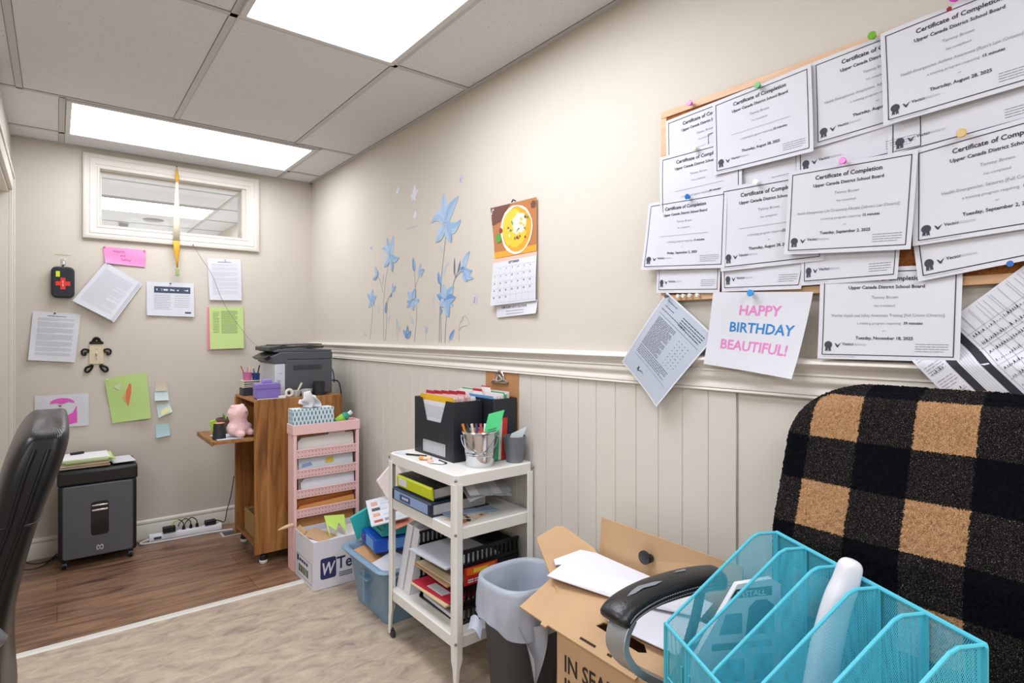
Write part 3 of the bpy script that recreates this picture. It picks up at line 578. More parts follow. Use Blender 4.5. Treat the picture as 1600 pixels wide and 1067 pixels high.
# ================================================================ FAR WALL
PK = mat('#f58fc4', .7); GN = mat('#c3dc8e', .75); GN2 = mat('#bcd988', .75)
sheet('pink_note', 'bright pink handwritten slip pinned under the interior window', 'note', wallF, [(.216, 1.793), (.433, 1.789), (.430, 1.684), (.226, 1.694)], .003, [PK, mat('#8a4a86', .7)],
      [('t', 'Health', .36, .22, .15, 1), ('t', 'and', .44, .45, .13, 1), ('t', 'Safety', .52, .68, .15, 1)], {'BL': .015, 'TL': .003, 'BR': .006}, wave=.003)
def letter(lab, cs, off, lift, seed, n=30, mats=None, m=2, **kw):
    mk = []; v = .13; rnd = random.Random(seed)
    mk += words(.3, .7, .08, .012, 1, rnd)
    while v < .9:
        k = rnd.randint(3, 6)
        for i in range(k):
            if v > .9: break
            mk += words(.12, .88, v, .009, m, rnd, 1 if i < k-1 else rnd.uniform(.4, .9)); v += .021
        v += .02
    return sheet('letter', lab, 'paper', wallF, cs, off, mats or [PAPER, INKB, mat('#a9acb4', .8), mat('#c3c6ce', .8)], mk, lift, **kw)
letter('printed letter pinned by the left doorway, left of the light switch', [(-.106, 1.400), (.109, 1.386), (.082, 1.105), (-.127, 1.124)], .003, {'BL': .02, 'BR': .02, 'TL': .004}, 1, wave=.002)
# tilted stack of letters: several sheets fanned
st = thing('stapled_letters', 'fanned stack of printed letters pinned at a slant right of the first aid pouch', 'papers', (.24, FY-.006, 1.53))
for i, (dx, dz, o) in enumerate(((.016, -.012, .002), (.008, -.004, .006), (0, 0, .010))):
    mk = []; rnd = random.Random(30+i); v = .12
    while v < .9: mk += words(.1, .9, v, .008, 2, rnd, rnd.choice([1, 1, 1, .6])); v += .024
    mb = MB(); sheet_mesh(mb, lambda a, b, d: (a-.24, -d, b-1.53), [(.228+dx, 1.698+dz), (.398+dx, 1.587+dz), (.252+dx, 1.352+dz), (.070+dx, 1.462+dz)], o, {'B': .015, 'BR': .01}, mk)
    mb.build('sheet', [PAPER, INKB, mat('#b4b7be', .8)], st, smooth=60, fix=False)
letter('white notice with a faint table pinned at the upper right, above the green sheet', [(.776, 1.768), (.981, 1.776), (.986, 1.497), (.788, 1.493)], .003, {'B': .012}, 6, m=3, wave=.002)
mk = [('r', .15, .13, .92, .32, 4), ]+words(.2, .88, .225, .05, 0, random.Random(6), wl=(.05, .14), gap=.02)+para(.15, .5, .40, .80, 9, .012, 2, 3)+para(.58, .9, .40, .72, 6, .012, 2, 4)+[('r', .80, .86, .93, .91, 4), ('r', .15, .36, .50, .368, 3), ('r', .54, .36, .92, .368, 3)]
sheet('memo', 'white memo with a dark blue heading band pinned below the yellow lanyard', 'memo', wallF, [(.437, 1.596), (.698, 1.598), (.698, 1.380), (.437, 1.386)], .003, [PAPER, INK, GREY, LGREY, mat('#3d4a63', .7)], mk, {'BL': .012, 'BR': .016}, wave=.002)
gs_ = thing('green_list', 'lime green printed list over a pink sheet, above the printer cart', 'paper', (.89, FY-.003, 1.31))
def gF(a, b, d): return (a-.89, -d, b-1.31)
mb = MB(); sheet_mesh(mb, gF, [(.776, 1.447), (.985, 1.450), (.985, 1.172), (.776, 1.166)], .001, {'B': .004}); mb.build('back_sheet', mat('#ee8fa6', .8), gs_, fix=False)
mb = MB(); sheet_mesh(mb, gF, [(.786, 1.446), (.996, 1.452), (.996, 1.174), (.790, 1.168)], .005, {'B': .012, 'BR': .005}, para(.1, .28, .12, .60, 14, .012, 1, 3, gap=.003)+para(.34, .82, .10, .62, 18, .012, 1, 4, gap=.004)); mb.build('front_sheet', [GN, mat('#71855a', .8)], gs_, fix=False)
MG = mat('#e25cc0', .7)
arc = [(.5+.23*math.cos(math.pi*(1-i/12)), .27-.16*math.sin(math.pi*i/12)) for i in range(13)]
mk = [('p', arc+[(.62, .23), (.5, .29), (.38, .25)], 1), ('p', [(.14, .42), (.2, .55), (.33, .62), (.36, .66), (.24, .95), (.13, .95)], 1), ('p', [(.77, .35), (.78, .88), (.62, .93), (.58, .66), (.70, .56)], 1),
      ('p', [(.42, .32), (.50, .33), (.455, .39)], 2), ('r', .08, .52, .095, .54, 1), ('r', .13, .18, .145, .2, 3), ('r', .76, .1, .775, .12, 3), ('r', .84, .3, .855, .32, 1)]
sheet('gnome_drawing', 'child drawing in pink marker on white paper, behind the tall black chair', 'drawing', wallF, [(-.099, .921), (.147, .920), (.147, .732), (-.099, .733)], .003, [PAPER, MG, mat('#9a4a6a', .7), mat('#b5a3d6', .7)], mk, {'BR': .006}, wave=.002, tk=.0016)
mk = [('p', [(.42, .5), (.46, .33), (.56, .18), (.60, .22), (.57, .4), (.46, .68)], 1), ('p', [(.36, .45), (.41, .36), (.42, .5), (.44, .64), (.37, .52)], 2), ('p', [(.15, .2), (.4, .14), (.3, .3)], 3)]
sheet('heart_drawing', 'green paper with a red-orange crayon heart, right of the pink drawing', 'drawing', wallF, [(.221, 1.004), (.437, 1.031), (.459, .748), (.262, .732)], .003, [GN2, mat('#e2785c', .8), mat('#d9b06a', .8), mat('#cdddae', .8)], mk, {'TL': .012, 'BR': .02, 'B': .006}, wave=.003, tk=.0018)
SB = mat('#cfe3e4', .75); SB2 = mat('#b9dbe0', .75); SY = mat('#e6e7a8', .75)
sheet('sticky_note', 'beige blank sticky note, topmost of the column beside the green heart drawing', 'sticky note', wallF, [(.484, .975), (.545, .972), (.545, .91), (.484, .912)], .002, [mat('#cfc5b2', .8)], (), {'B': .008}, group='sticky notes')
sheet('sticky_note', 'pale blue square sticky note, second from the top beside the heart drawing', 'sticky note', wallF, [(.481, .933), (.551, .933), (.555, .852), (.478, .852)], .004, [SB, LGREY], para(.2, .8, .3, .6, 3, .02, 1, 2), {'B': .014}, group='sticky notes')
sheet('sticky_note', 'pale blue sticky note with a yellow corner, curling, third in the column', 'sticky note', wallF, [(.488, .826), (.560, .830), (.574, .778), (.500, .742)], .003, [SB, LGREY, SY], [('p', [(.3, .5), (.8, .35), (.95, .8), (.2, .95)], 2, 4)], {'BR': .02, 'B': .008}, group='sticky notes')
sheet('sticky_note', 'light blue sticky note at the bottom of the column, above the desk tray height', 'sticky note', wallF, [(.484, .702), (.558, .703), (.563, .628), (.487, .618)], .003, [SB2, LGREY], para(.2, .8, .4, .7, 3, .02, 1, 5), {'B': .01}, group='sticky notes')
for a, b, o, c, lab in ((-.01, 1.388, .008, '#2a2a30', 'black tack in the letter by the doorway'), (.24, 1.692, .02, '#8a8d92', 'grey tack at the top of the slanted letters'), (.565, 1.590, .007, '#3a3f52', 'dark tack in the memo'), (.222, 1.789, .008, '#b36a93', 'pink tack at the left of the pink slip'), (.425, 1.785, .006, '#b06a93', 'pink tack at the right of the pink slip'),
                        (.883, 1.765, .008, '#c9c9cc', 'pale tack in the notice above the green sheet'), (.235, .995, .016, '#dfe3e6', 'clear tack in the green heart drawing')):
    pin(wallF, a, b, o, c, lab, .005, 'tacks on the far wall', 1)
# first aid pouch on a hook
t = thing('first_aid_pouch', 'small black first aid pouch with a red cross hanging from a hook by the doorway', 'first aid kit', (.027, FY, 1.566))
def rrect(w, h, r, n=5):
    out = []
    for cx, cz, a0 in ((w-r, h-r, 0), (-w+r, h-r, 90), (-w+r, -h+r, 180), (w-r, -h+r, 270)):
        for i in range(n+1): a = math.radians(a0+90*i/n); out.append((cx+r*math.cos(a), cz+r*math.sin(a)))
    return out
mb = MB(); mb.prism(rrect(.052, .088, .026), lambda a, b, t_: (a, -t_, b), .004, .045); mb.build('pouch', mat('#1d222b', .55, bump=.1, bscale=400), t, bevel=.008, seg=3)
mb = MB(); mb.prism(rrect(.054, .090, .027), lambda a, b, t_: (a, -t_, b), .020, .0245); mb.build('zipper', mat('#5a6068', .5), t)
c_ = [(-.011, -.03), (.011, -.03), (.011, -.011), (.033, -.011), (.033, .011), (.011, .011), (.011, .03), (-.011, .03), (-.011, .011), (-.033, .011), (-.033, -.011), (-.011, -.011)]
mb = MB(); mb.prism([(a, b*1.1-.008) for a, b in c_], lambda a, b, t_: (a, -t_, b), .044, .0465); V, F, w_ = text2d('FIRST AID', True); mb.add([(-.0+y*.008, -.0469, -.008+x*.0075) for x, y in V], F, 1); mb.build('red_cross', [mat('#e0352b', .6), mat('#f4dede', .6)], t, fix=False)
mb = MB(); mb.box((-.032, -.047, .03), (-.014, -.0445, .062)); mb.build('yellow_tag', mat('#d5e032', .6), t)
mb = MB(); mb.tube(bez([(0, -.02, .088), (0, -.018, .098), (.004, -.014, .104)]), .003, 8); mb.build('loop', BLACKM, t)
t = thing('wall_hook', 'chrome wall hook holding the first aid pouch', 'hook', (.03, FY, 1.675)); mb = MB(); mb.prism(rrect(.010, .018, .006), lambda a, b, t_: (a, -t_, b+.01), 0, .004); mb.build('back_plate', CHROME, t, bevel=.001)
mb = MB(); mb.tube(bez([(0, -.003, .012), (0, -.010, -.004), (0, -.020, -.012), (0, -.026, -.004)]), .0035, 8); mb.build('prong', CHROME, t)
mb = MB(); sheet_mesh(mb, wallF, [(-.012, 1.728), (.062, 1.727), (.062, 1.722), (-.012, 1.723)], .0006); tag(mb.build('pencil_mark', mat('#b9a98c', .8), fix=False), 'thin tan line on the wall above the first aid pouch', 'mark')
# light switch dressed with iron hat, hands and feet
t = thing('light_switch', 'almond light switch dressed up with black iron hat, hands and feet', 'light switch', (.184, FY, 1.150))
mb = MB(); mb.prism(rrect(.036, .060, .004), lambda a, b, t_: (a, -t_, b), 0, .006); mb.build('switch_plate', mat('#d8cdb0', .4), t, bevel=.003)
mb = MB(); mb.obox((0, -.011, .002), (.004, 0, 0), (0, .008, .004), (0, -.003, .007)); mb.build('toggle', mat('#cdc19f', .4), t, bevel=.001)
for z in (.03, -.03): MB().cyl((0, -.005, z), (0, -.0075, z), .003, n=10).build('screw', STEEL, t)
IRON = mat('#1a1714', .45, .4)
def hoop(name, pts, r=.0045):
    P = bez([(a, -.007, b) for a, b in pts]+[(pts[0][0], -.007, pts[0][1])], 5); MB().tube(P, r, 8).build(name, IRON, t)
mb = MB(); mb.tube(bez([(-.032, -.007, .066), (-.018, -.008, .076), (-.012, -.008, .090), (0, -.008, .097), (.012, -.008, .090), (.018, -.008, .076), (.032, -.007, .066)], 5), .0065, 8); mb.tube([(-.034, -.007, .066), (.034, -.007, .066)], .006, 8); mb.tube(bez([(-.010, -.007, .080), (0, -.007, .090), (.010, -.007, .080), (0, -.007, .074), (-.010, -.007, .080)], 5), .003, 8); mb.build('hat', IRON, t)
for s in (-1, 1):
    hoop('hand', [(s*.037, .026), (s*.058, .030), (s*.070, .018), (s*.066, .000), (s*.052, -.004), (s*.056, .010), (s*.042, .012)], .005)
    hoop('foot', [(s*.018, -.064), (s*.024, -.085), (s*.040, -.104), (s*.054, -.098), (s*.050, -.080), (s*.036, -.072)], .006)
# yellow lanyard
LY = mat('#dba62c', .7, bump=.3, bscale=500); LW = mat('#e9e0c4', .7, bump=.3, bscale=500)
t = thing('lanyard', 'yellow and white ribbon lanyard hanging in front of the interior window', 'lanyard', (.598, FY-.032, 2.33))
def strap(name, pts, m):
    V = []
    for x, z, w_, tw in pts: V += [(x-.598-w_/2, -.004*tw, z-2.33), (x-.598+w_/2, .004*tw, z-2.33)]
    mb = MB(); mb.add(V, [(2*i, 2*i+1, 2*i+3, 2*i+2) for i in range(len(pts)-1)]); mb.build(name, m, t, solid=.0015, smooth=60)
strap('upper_strap', [(.596, 2.325, .004, 0), (.598, 2.295, .012, 1), (.599, 2.27, .020, 1), (.598, 2.235, .020, -1)], LY)
strap('white_strap', [(.598, 2.235, .012, -1), (.596, 2.15, .022, 0), (.596, 2.0, .034, 1), (.595, 1.86, .038, 1)], LW)
strap('lower_strap', [(.595, 1.86, .038, 1), (.597, 1.80, .034, 1), (.599, 1.74, .016, 0), (.599, 1.69, .008, 0)], LY)
mb = MB(); mb.box((-.008, -.006, -.69), (.012, .006, -.645)); mb.build('clip', mat('#9cae6c', .4), t, bevel=.003)
pin(wallF, .597, 2.333, .022, '#2a2623', 'dark nail at the top of the window frame holding the lanyard', .004, None, 1)
pin(wallF, .690, 1.845, .020, '#6b4a34', 'brown tack at the bottom of the window frame holding a thread', .004, None, 1)
mb = MB(); mb.tube(bez([(.690, FY-.028, 1.843), (.74, FY-.03, 1.755), (.80, FY-.03, 1.655), (.876, FY-.035, 1.46), (1.0, FY-.12, 1.245), (1.06, FY-.42, 1.128)], 6), .0011, 6); tag(mb.build('thread', mat('#6e6a66', .7)), 'thin dark thread running from the window frame down to the printer', 'thread')
def adopt(o, t):
    o.parent = t; o.matrix_parent_inverse = Matrix.LocRotScale(t.location, t.rotation_euler, None).inverted(); return o
# ================================================================ SHREDDER
shred = t = thing('paper_shredder', 'black and grey paper shredder on casters against the far wall, papers on top', 'shredder', (0, 3.905, 0))
mb = MB(); mb.box((.004, .004, .045), (.358, .28, .452)); mb.build('body', mat('#1b1c1f', .45), t, bevel=.014, seg=3)
mb = MB(); mb.prism([(.002, .45), (.0, .518), (.012, .53), (.27, .535), (.284, .52), (.284, .45)], lambda a, b, s: (s, a, b), 0, .362); mb.build('cutter_head', mat('#191a1c', .35), t, bevel=.01, seg=3)
mb = MB(); mb.box((.03, .08, .531), (.332, .10, .5365)); mb.build('feed_slot', mat('#050505', .4), t)
mb = MB(); mb.prism([(a+.181, b+.250) for a, b in rrect(.158, .195, .014)], lambda a, b, s: (a, -s, b), -.006, .006); fp = mb.build('bin_front', mat('#5a5d63', .42, bump=.03, bscale=500), t, bevel=.003)
mb = MB(); mb.prism([(a+.186, b+.258) for a, b in rrect(.040, .092, .016)], lambda a, b, s: (a, -s, b), .004, .0075); mb.build('bin_window', mat('#08090a', .12), fp)
for z, h in ((.325, .008), (.298, .010)):
    mb = MB(); mb.box((.150, -.010, z), (.222, -.006, z+h)); mb.build('handle_bar', CHROME, fp, bevel=.002)
mb = MB()
for s in (-1, 1): mb.tube([(.186+s*.004, -.0066, .108), (.186+s*.012, -.0066, .108), (.186+s*.014, -.0066, .098), (.186+s*.012, -.0066, .085), (.186+s*.004, -.0066, .085)], .0022, 6)
for a, b in ((.186, .102), (.186, .091)): mb.box((a-.006, -.0085, b-.002), (a+.006, -.006, b+.002))
mb.build('logo', mat('#d8dadd', .4), fp)
for x in (.03, .33):
    for y in (.03, .25):
        mb = MB(); mb.cyl((x-.009, y, .022), (x+.009, y, .022), .022, n=18); mb.box((x-.012, y-.012, .028), (x+.012, y+.012, .05)); c = mb.build('caster', mat('#16171a', .4), t)
        mb = MB(); mb.cyl((x-.0105, y, .022), (x+.0105, y, .022), .013, n=16); mb.build('hub', STEEL, c)
# papers on the shredder
rnd = random.Random(11)
cols = ['#d9c9a4', '#e7e4dd', '#c98f5a', '#e3d9c3', '#ead9a8', '#dcdad6', '#b5d27a', '#ece9e2', '#cfe39a', '#f0f0f2']
lab = ['tan folder at the bottom of the pile on the shredder', 'off-white folder second from the bottom on the shredder', 'orange-brown folder low in the pile on the shredder', 'cream folder in the middle of the pile on the shredder', 'pale yellow folder in the middle of the shredder pile', 'grey-white folder above the yellow one on the shredder', 'green folder jutting out of the shredder pile', 'white folder under the top green sheet on the shredder', 'pale green sheet near the top of the shredder pile', 'white paper lying on top of the shredder pile']
z = 4.44-3.905
for i, c in enumerate(cols):
    a = rnd.uniform(-.06, .10); dx = rnd.uniform(-.01, .015); dy = rnd.uniform(-.01, .01); h = .0042 if i < 9 else .002
    ca, sa = math.cos(a), math.sin(a); mb = MB()
    mb.obox((.118+dx+(.02 if i in (6, 8) else 0), 4.03+dy, z+h/2+.0015*0), (.112*ca, .112*sa, 0), (-.105*sa, .105*ca, 0), (0, 0, h/2-.0002)); z += h+.0012
    tag(mb.build('file_folder' if i < 9 else 'paper_sheet', mat(c, .8)), lab[i], 'folder' if i < 9 else 'paper', 'papers piled on the shredder')
mb = MB(); mb.obox((.295, 4.04, .5425), (.055, .004, 0), (-.008, .10, 0), (0, 0, .0012)); tag(mb.build('paper_sheet', PAPER), 'white sheet lying flat on the right side of the shredder top', 'paper')
mb = MB(); mb.obox((.09, 4.10, z+.006), (.03, .01, 0), (-.003, .008, 0), (0, 0, .006)); tag(mb.build('binder_clip', BLACKM, bevel=.002), 'small black binder clip on the paper pile of the shredder', 'binder clip')
t = shred
for i, (pts, lb) in enumerate(([[(-.15, 4.17, .012), (-.09, 4.10, .008), (-.03, 4.12, .008), (.02, 4.195, .01)], 'dark cord tangled on the floor left of the shredder'], [[(-.16, 4.05, .008), (-.10, 4.02, .008), (-.05, 4.06, .008), (.0, 4.198, .012)], 'second dark cord looping on the floor left of the shredder'], [[(.37, 4.19, .05), (.375, 4.15, .01), (.392, 4.12, .008), (.405, 4.135, .012)], 'black shredder cord running to the power strip'])):
    mb = MB(); mb.tube(bez(pts, 6), .0035, 6); adopt(mb.build('power_cord' if i == 2 else 'cable', mat('#2a2322', .6)), t)

# ================================================================ POWER STRIP
strip_ = t = thing('power_strip', 'long white power strip with plugs on the floor by the far baseboard', 'power strip', (.635, 4.125, 0), (0, 0, -.06))
mb = MB(); mb.prism([(-.022, .004), (.022, .004), (.022, .03), (.015, .042), (-.015, .042), (-.022, .03)], lambda a, b, s: (s, a, b), -.195, .205); mb.build('housing', mat('#e2e4ea', .4), t, bevel=.003)
mb = MB(); mb.box((-.17, -.0225, .012), (-.13, -.021, .028)); mb.build('switch', mat('#3b4048', .4), t, bevel=.002)
for i in range(7):
    mb = MB(); mb.box((-.11+.045*i, -.010, .042), (-.082+.045*i, .010, .043)); mb.build('socket', mat('#b9bcc2', .5), t)
mb = MB(); mb.tube(bez([(-.19, -.015, .02), (-.235, -.03, .012), (-.22, -.055, .009), (-.05, -.06, .009), (.12, -.055, .009), (.26, -.07, .009)], 8), .0055, 8); mb.build('cord', mat('#d9dade', .5), t)
for i, (x, w_, h, lb) in enumerate(((.545, .034, .034, 'black power adapter plugged in at the left of the power strip'), (.775, .032, .028, 'black power adapter plugged in at the right of the power strip'))):
    mb = MB(); mb.box((x-w_, 4.098-.0, .044), (x+w_, 4.138, .044+h)); tag(mb.build('power_adapter', BLACKM, bevel=.004), lb, 'adapter')
for x, lb in ((.625, 'small black plug in the middle of the power strip'), (.665, 'second small black plug in the middle of the power strip'), (.70, 'third small plug on the power strip')):
    t2 = thing('plug', lb, 'plug', (x, 4.12, .044)); MB().cyl((0, 0, 0), (0, 0, .022), .010, .007, 12).build('plug_body', BLACKM, t2)
    MB().tube(bez([(0, 0, .02), (-.005, .0, .045), (-.03, .015, .06), (-.06, .03, .03), (-.06, .06, .006)], 6), .0028, 6).build('cord', BLACKM, t2)
mb = MB(); mb.tube(bez([(.56, 4.125, .075), (.58, 4.13, .10), (.63, 4.14, .10), (.66, 4.15, .07)], 6), .003, 6); adopt(mb.build('cable', mat('#c3cf6a', .5)), strip_)['label'] = 'yellow-green cable'
mb = MB(); mb.tube(bez([(.78, 4.12, .07), (.83, 4.15, .05), (.87, 4.17, .03), (.885, 4.17, .10), (.91, 4.17, .2), (.93, 4.18, .32)], 6), .003, 6); adopt(mb.build('cable', BLACKM), strip_)['label'] = 'black cable'
t = thing('floor_vent', 'small metal floor register beside the power strip', 'floor vent', (.885, 3.985, 0))
mb = MB(); mb.box((-.075, -.05, 0), (.075, .05, .005)); mb.build('vent_plate', mat('#b9b3a6', .5), t, bevel=.002)
mb = MB(); mb.box((-.06, -.038, .005), (.06, .038, .0062)); mb.build('grille', mat('#4c4a48', .6), t)

# ================================================================ WOODEN PRINTER CART
t = thing('printer_cart', 'brown wood-grain rolling printer cart in the corner', 'cart', (.848, 3.34, 0))
def sidep(y0, y1, name):
    mb = MB(); pr = [(0, .058), (.495, .058), (.495, .909), (.022, .909), (.006, .903), (0, .888)]
    mb.prism(pr, lambda a, b, s: (a, s, b), y0, y1); return mb.build(name, OAK, t, bevel=.002)
sidep(0, .018, 'side_panel'); sidep(.440, .458, 'side_panel')
mb = MB(); mb.box((.008, .018, .888), (.495, .440, .907)); mb.build('top_panel', OAKX, t, bevel=.003)
mb = MB(); mb.box((.005, .018, .095), (.495, .440, .115)); mb.build('bottom_shelf', OAKX, t, bevel=.002)
mb = MB(); mb.box((.14, .018, .40), (.49, .440, .418)); mb.build('middle_shelf', OAKD, t)
mb = MB(); mb.box((.478, .018, .115), (.495, .440, .888)); mb.build('back_panel', OAKD, t)
mb = MB(); mb.box((-.205, .022, .682), (.25, .436, .70)); tr = mb.build('pull_out_tray', OAKX, t, bevel=.002)
mb = MB(); mb.box((-.208, .022, .676), (-.198, .436, .702)); mb.build('tray_edge', OAK, tr, bevel=.002)
for y in (.022, .42):
    mb = MB(); mb.box((.01, y, .655), (.40, y+.014, .681)); mb.build('tray_runner', mat('#c9c2b2', .4), t)
for x in (.05, .45):
    for y in (.02, .438):
        mb = MB(); mb.lathe([(0, 0), (.018, 0), (.022, .006), (.022, .016), (.018, .02)], (x, y, .002), 20); c = mb.build('caster', mat('#e4e1da', .4), t)
        mb = MB(); mb.lathe([(.019, 0), (.021, .008), (.018, .026), (.008, .036), (.006, .05), (0, .05)], (x, y, .02), 20); mb.build('caster_cap', mat('#1f1d1d', .4), c)
# wicker box on its bottom shelf
t = thing('wicker_basket', 'small tan wicker basket on the bottom shelf of the wooden cart', 'basket', (.93, 3.52, .116))
mb = MB(); WK = mat('#a88756', .8, var=.25, vscale=120, bump=.6, bscale=220)
for a, b in (((-.06, -.13), (-.052, .13)), ((.10, -.13), (.108, .13)), ((-.052, -.13), (.10, -.122)), ((-.052, .122), (.10, .13))): mb.box((a[0], a[1], 0), (b[0], b[1], .125))
mb.box((-.052, -.122, 0), (.10, .122, .008)); mb.build('basket_body', WK, t, bevel=.003)
mb = MB(); mb.tube([(-.056, -.126, .125), (-.056, .126, .125), (.104, .126, .125), (.104, -.126, .125), (-.056, -.126, .125)], .006, 8); mb.build('rim', WK, t)

# ================================================================ PRINTER
t = thing('printer', 'dark grey laser printer with a white front on the wooden cart', 'printer', (.99, 3.455, .9075))
DG = mat('#54575d', .5, bump=.05, bscale=500); DG2 = mat('#33353a', .45); PW = mat('#d5d8e0', .4)
mb = MB(); mb.box((.055, 0, .004), (.335, .345, .212)); bd = mb.build('body', DG, t, bevel=.008, seg=3)
for i in range(5):
    mb = MB(); mb.box((.10, -.0015, .150+.006*i), (.27, .002, .153+.006*i)); mb.build('vent_slot', mat('#26282c', .6), bd)
mb = MB(); mb.box((.0, .004, .004), (.058, .341, .190)); fr = mb.build('front_cover', PW, t, bevel=.008, seg=3)
mb = MB(); mb.box((-.0015, .03, .045), (.001, .315, .048)); mb.box((-.012, .12, .028), (.0, .225, .040)); mb.build('paper_drawer', mat('#c2c6cf', .45), fr)
mb = MB(); mb.box((.02, .0025, .130), (.04, .0045, .134)); mb.box((.012, .0025, .08), (.03, .0045, .095), 0); mb.build('mark', mat('#aab0ba', .5), fr)
mb = MB(); mb.prism([(-.005, .19), (.06, .19), (.07, .212), (.335, .212), (.338, .255), (.03, .255), (-.02, .232)], lambda a, b, s: (a, s, b), .0, .345); sc = mb.build('scanner_unit', DG, t, bevel=.004)
mb = MB(); mb.prism([(-.055, .222), (-.035, .205), (.01, .232), (.0, .25)], lambda a, b, s: (a, s, b), .05, .30); mb.build('control_panel', mat('#202225', .3), sc, bevel=.003)
mb = MB(); mb.prism([(.0, .256), (.335, .256), (.335, .268), (.20, .270), (.17, .278), (.02, .272), (-.01, .262)], lambda a, b, s: (a, s, b), .012, .335); mb.build('scanner_lid', DG, sc, bevel=.003)
mb = MB(); mb.prism([(-.03, .262), (.02, .262), (.05, .285), (.04, .295), (-.03, .285)], lambda a, b, s: (a, s, b), .02, .32); mb.prism([(.05, .272), (.30, .276), (.31, .29), (.28, .29), (.14, .286), (.12, .29), (.05, .288)], lambda a, b, s: (a, s, b), .06, .29); mb.build('document_feeder', DG2, sc, bevel=.003)
mb = MB(); mb.prism([(.02, .292), (.30, .298), (.302, .303), (.02, .298)], lambda a, b, s: (a, s, b), .08, .27); mb.build('feeder_tray', DG2, sc, bevel=.002)
mb = MB(); mb.tube(bez([(.33, .05, .07), (.365, .04, .075), (.385, .02, .06), (.39, .0, .0), (.39, -.005, -.12), (.385, .0, -.35)], 6), .0045, 8); mb.build('power_cord', BLACKM, t)
mb = MB(); mb.tube(bez([(.335, .10, .15), (.36, .09, .148), (.372, .08, .12), (.37, .06, .06)], 6), .004, 8); mb.build('usb_cable', mat('#3c4a8a', .4), t)

# ---- things on the wooden cart top
ZT = .9078
t = thing('pencil_case', 'purple plastic carry case with a handle on the wooden cart', 'case', (.926, 3.395, ZT))
PU = mat('#8673bd', .4); mb = MB(); mb.prism([(a, b+.044) for a, b in rrect(.066, .044, .014)], lambda a, b, s: (a, s, b), -.035, .035); mb.build('case_body', PU, t, bevel=.006, seg=3)
mb = MB(); mb.prism([(-.028, .088), (-.022, .108), (.020, .108), (.026, .088)], lambda a, b, s: (a, s, b), -.02, .02); mb.build('handle', mat('#9482c9', .4), t, bevel=.004)
mb = MB(); mb.prism([(a, b+.044) for a, b in rrect(.067, .0035, .003)], lambda a, b, s: (a, s, b+.012), -.036, .036); mb.build('seam', mat('#705daa', .4), t)
mb = MB(); mb.box((.862, 3.342+.0, ZT), (1.0, 3.352, ZT+.004)); tag(mb.build('notepad', PAPER), 'thin white card at the cart edge under the purple case', 'card')
t = thing('desk_organizer', 'small black and white desk organizer box behind the purple case', 'organizer', (.905, 3.66, ZT))
mb = MB(); mb.box((-.05, -.04, 0), (.05, .05, .045)); mb.build('lower_bin', mat('#2e2d36', .5), t, bevel=.003)
mb = MB()
for z in (.048, .058, .070, .082): mb.box((-.05, -.04, z), (.05, .05, z+.005))
for x in (-.049, .045): mb.box((x, -.039, .045), (x+.004, .049, .088))
mb.build('rack', mat('#d9d2c2', .5), t)
def cup(label, loc, r0, r1, h, m, n=24, name='pencil_cup', cat='cup', th=.003, parts=(), group=None):
    t = thing(name, label, cat, loc, group=group); mb = MB(); mb.lathe([(0, 0), (r0, 0), (r1, h), (r1-th, h), (r0-th, th), (0, th)], n=n); mb.build('cup_body', m, t); return t
def stick(par, name, p0, p1, r, m, tip=None):
    mb = MB(); mb.tube([p0, p1], r, 8); o = mb.build(name, m, par)
    if tip:
        d = (Vector(p1)-Vector(p0)).normalized(); MB().tube([p1, tuple(Vector(p1)+d*.012)], [r, .0008], 8).build('tip', tip, o)
def pens(specs, base_):
    for k, (name, label, p0, p1, r, c) in enumerate(specs):
        mb = MB(); mb.tube([Vector(base_)+Vector(p0), Vector(base_)+Vector(p1)], r, 8, 0); d = (Vector(p1)-Vector(p0)).normalized(); q = Vector(base_)+Vector(p1); mb.tube([q, q+d*.008, q+d*.012], [r, r*.7, .001], 8, 1)
        tag(mb.build(name, [mat(c, .4), mat('#d8c7a0', .5)]), label, name.replace('_', ' '))
b_ = (.888, 3.66, ZT+.0885); cup('pink cup of pencils on the small desk organizer', b_, .022, .026, .045, mat('#c96a9a', .4))
pens([('pencil', 'red pencil leaning left in the pink cup', (-.006, 0, .006), (-.036, .004, .085), .0032, '#c74a52'), ('pencil', 'pink pencil standing in the pink cup', (0, .005, .006), (.004, .01, .075), .0032, '#de7fb2'), ('marker_pen', 'pale tipped marker in the pink cup', (.008, 0, .006), (.014, 0, .07), .005, '#e4c9b8')], b_)
b_ = (.935, 3.655, ZT+.0885); cup('glossy dark blue cup on the small desk organizer', b_, .020, .022, .04, mat('#1f3c78', .2))
pens([('pen', 'black pen standing in the dark blue cup', (.004, 0, .006), (.022, .01, .085), .004, '#23252c'), ('pen', 'blue pen in the dark blue cup', (-.004, 0, .006), (-.012, .01, .065), .004, '#2a67b8')], b_)
cup('black pencil cup standing in front of the printer side', (1.225, 3.405, ZT), .032, .034, .078, mat('#202329', .5))
t = thing('trinket_dish', 'clear square dish on the cart in front of the printer', 'dish', (1.085, 3.40, ZT))
mb = MB(); mb.lathe([(0, 0), (.024, 0), (.034, .035), (.0325, .035), (.023, .002), (0, .002)], n=4); mb.build('dish_bowl', mat('#d5d8d4', .15, alpha=.8), t, smooth=0)
t = thing('trinket_dish', 'second clear square dish on the cart, beside the black pencil cup', 'dish', (1.15, 3.40, ZT))
mb = MB(); mb.lathe([(0, 0), (.026, 0), (.034, .04), (.0325, .04), (.025, .002), (0, .002)], n=4); mb.build('dish_bowl', mat('#d0d6d6', .15, alpha=.8), t, smooth=0)
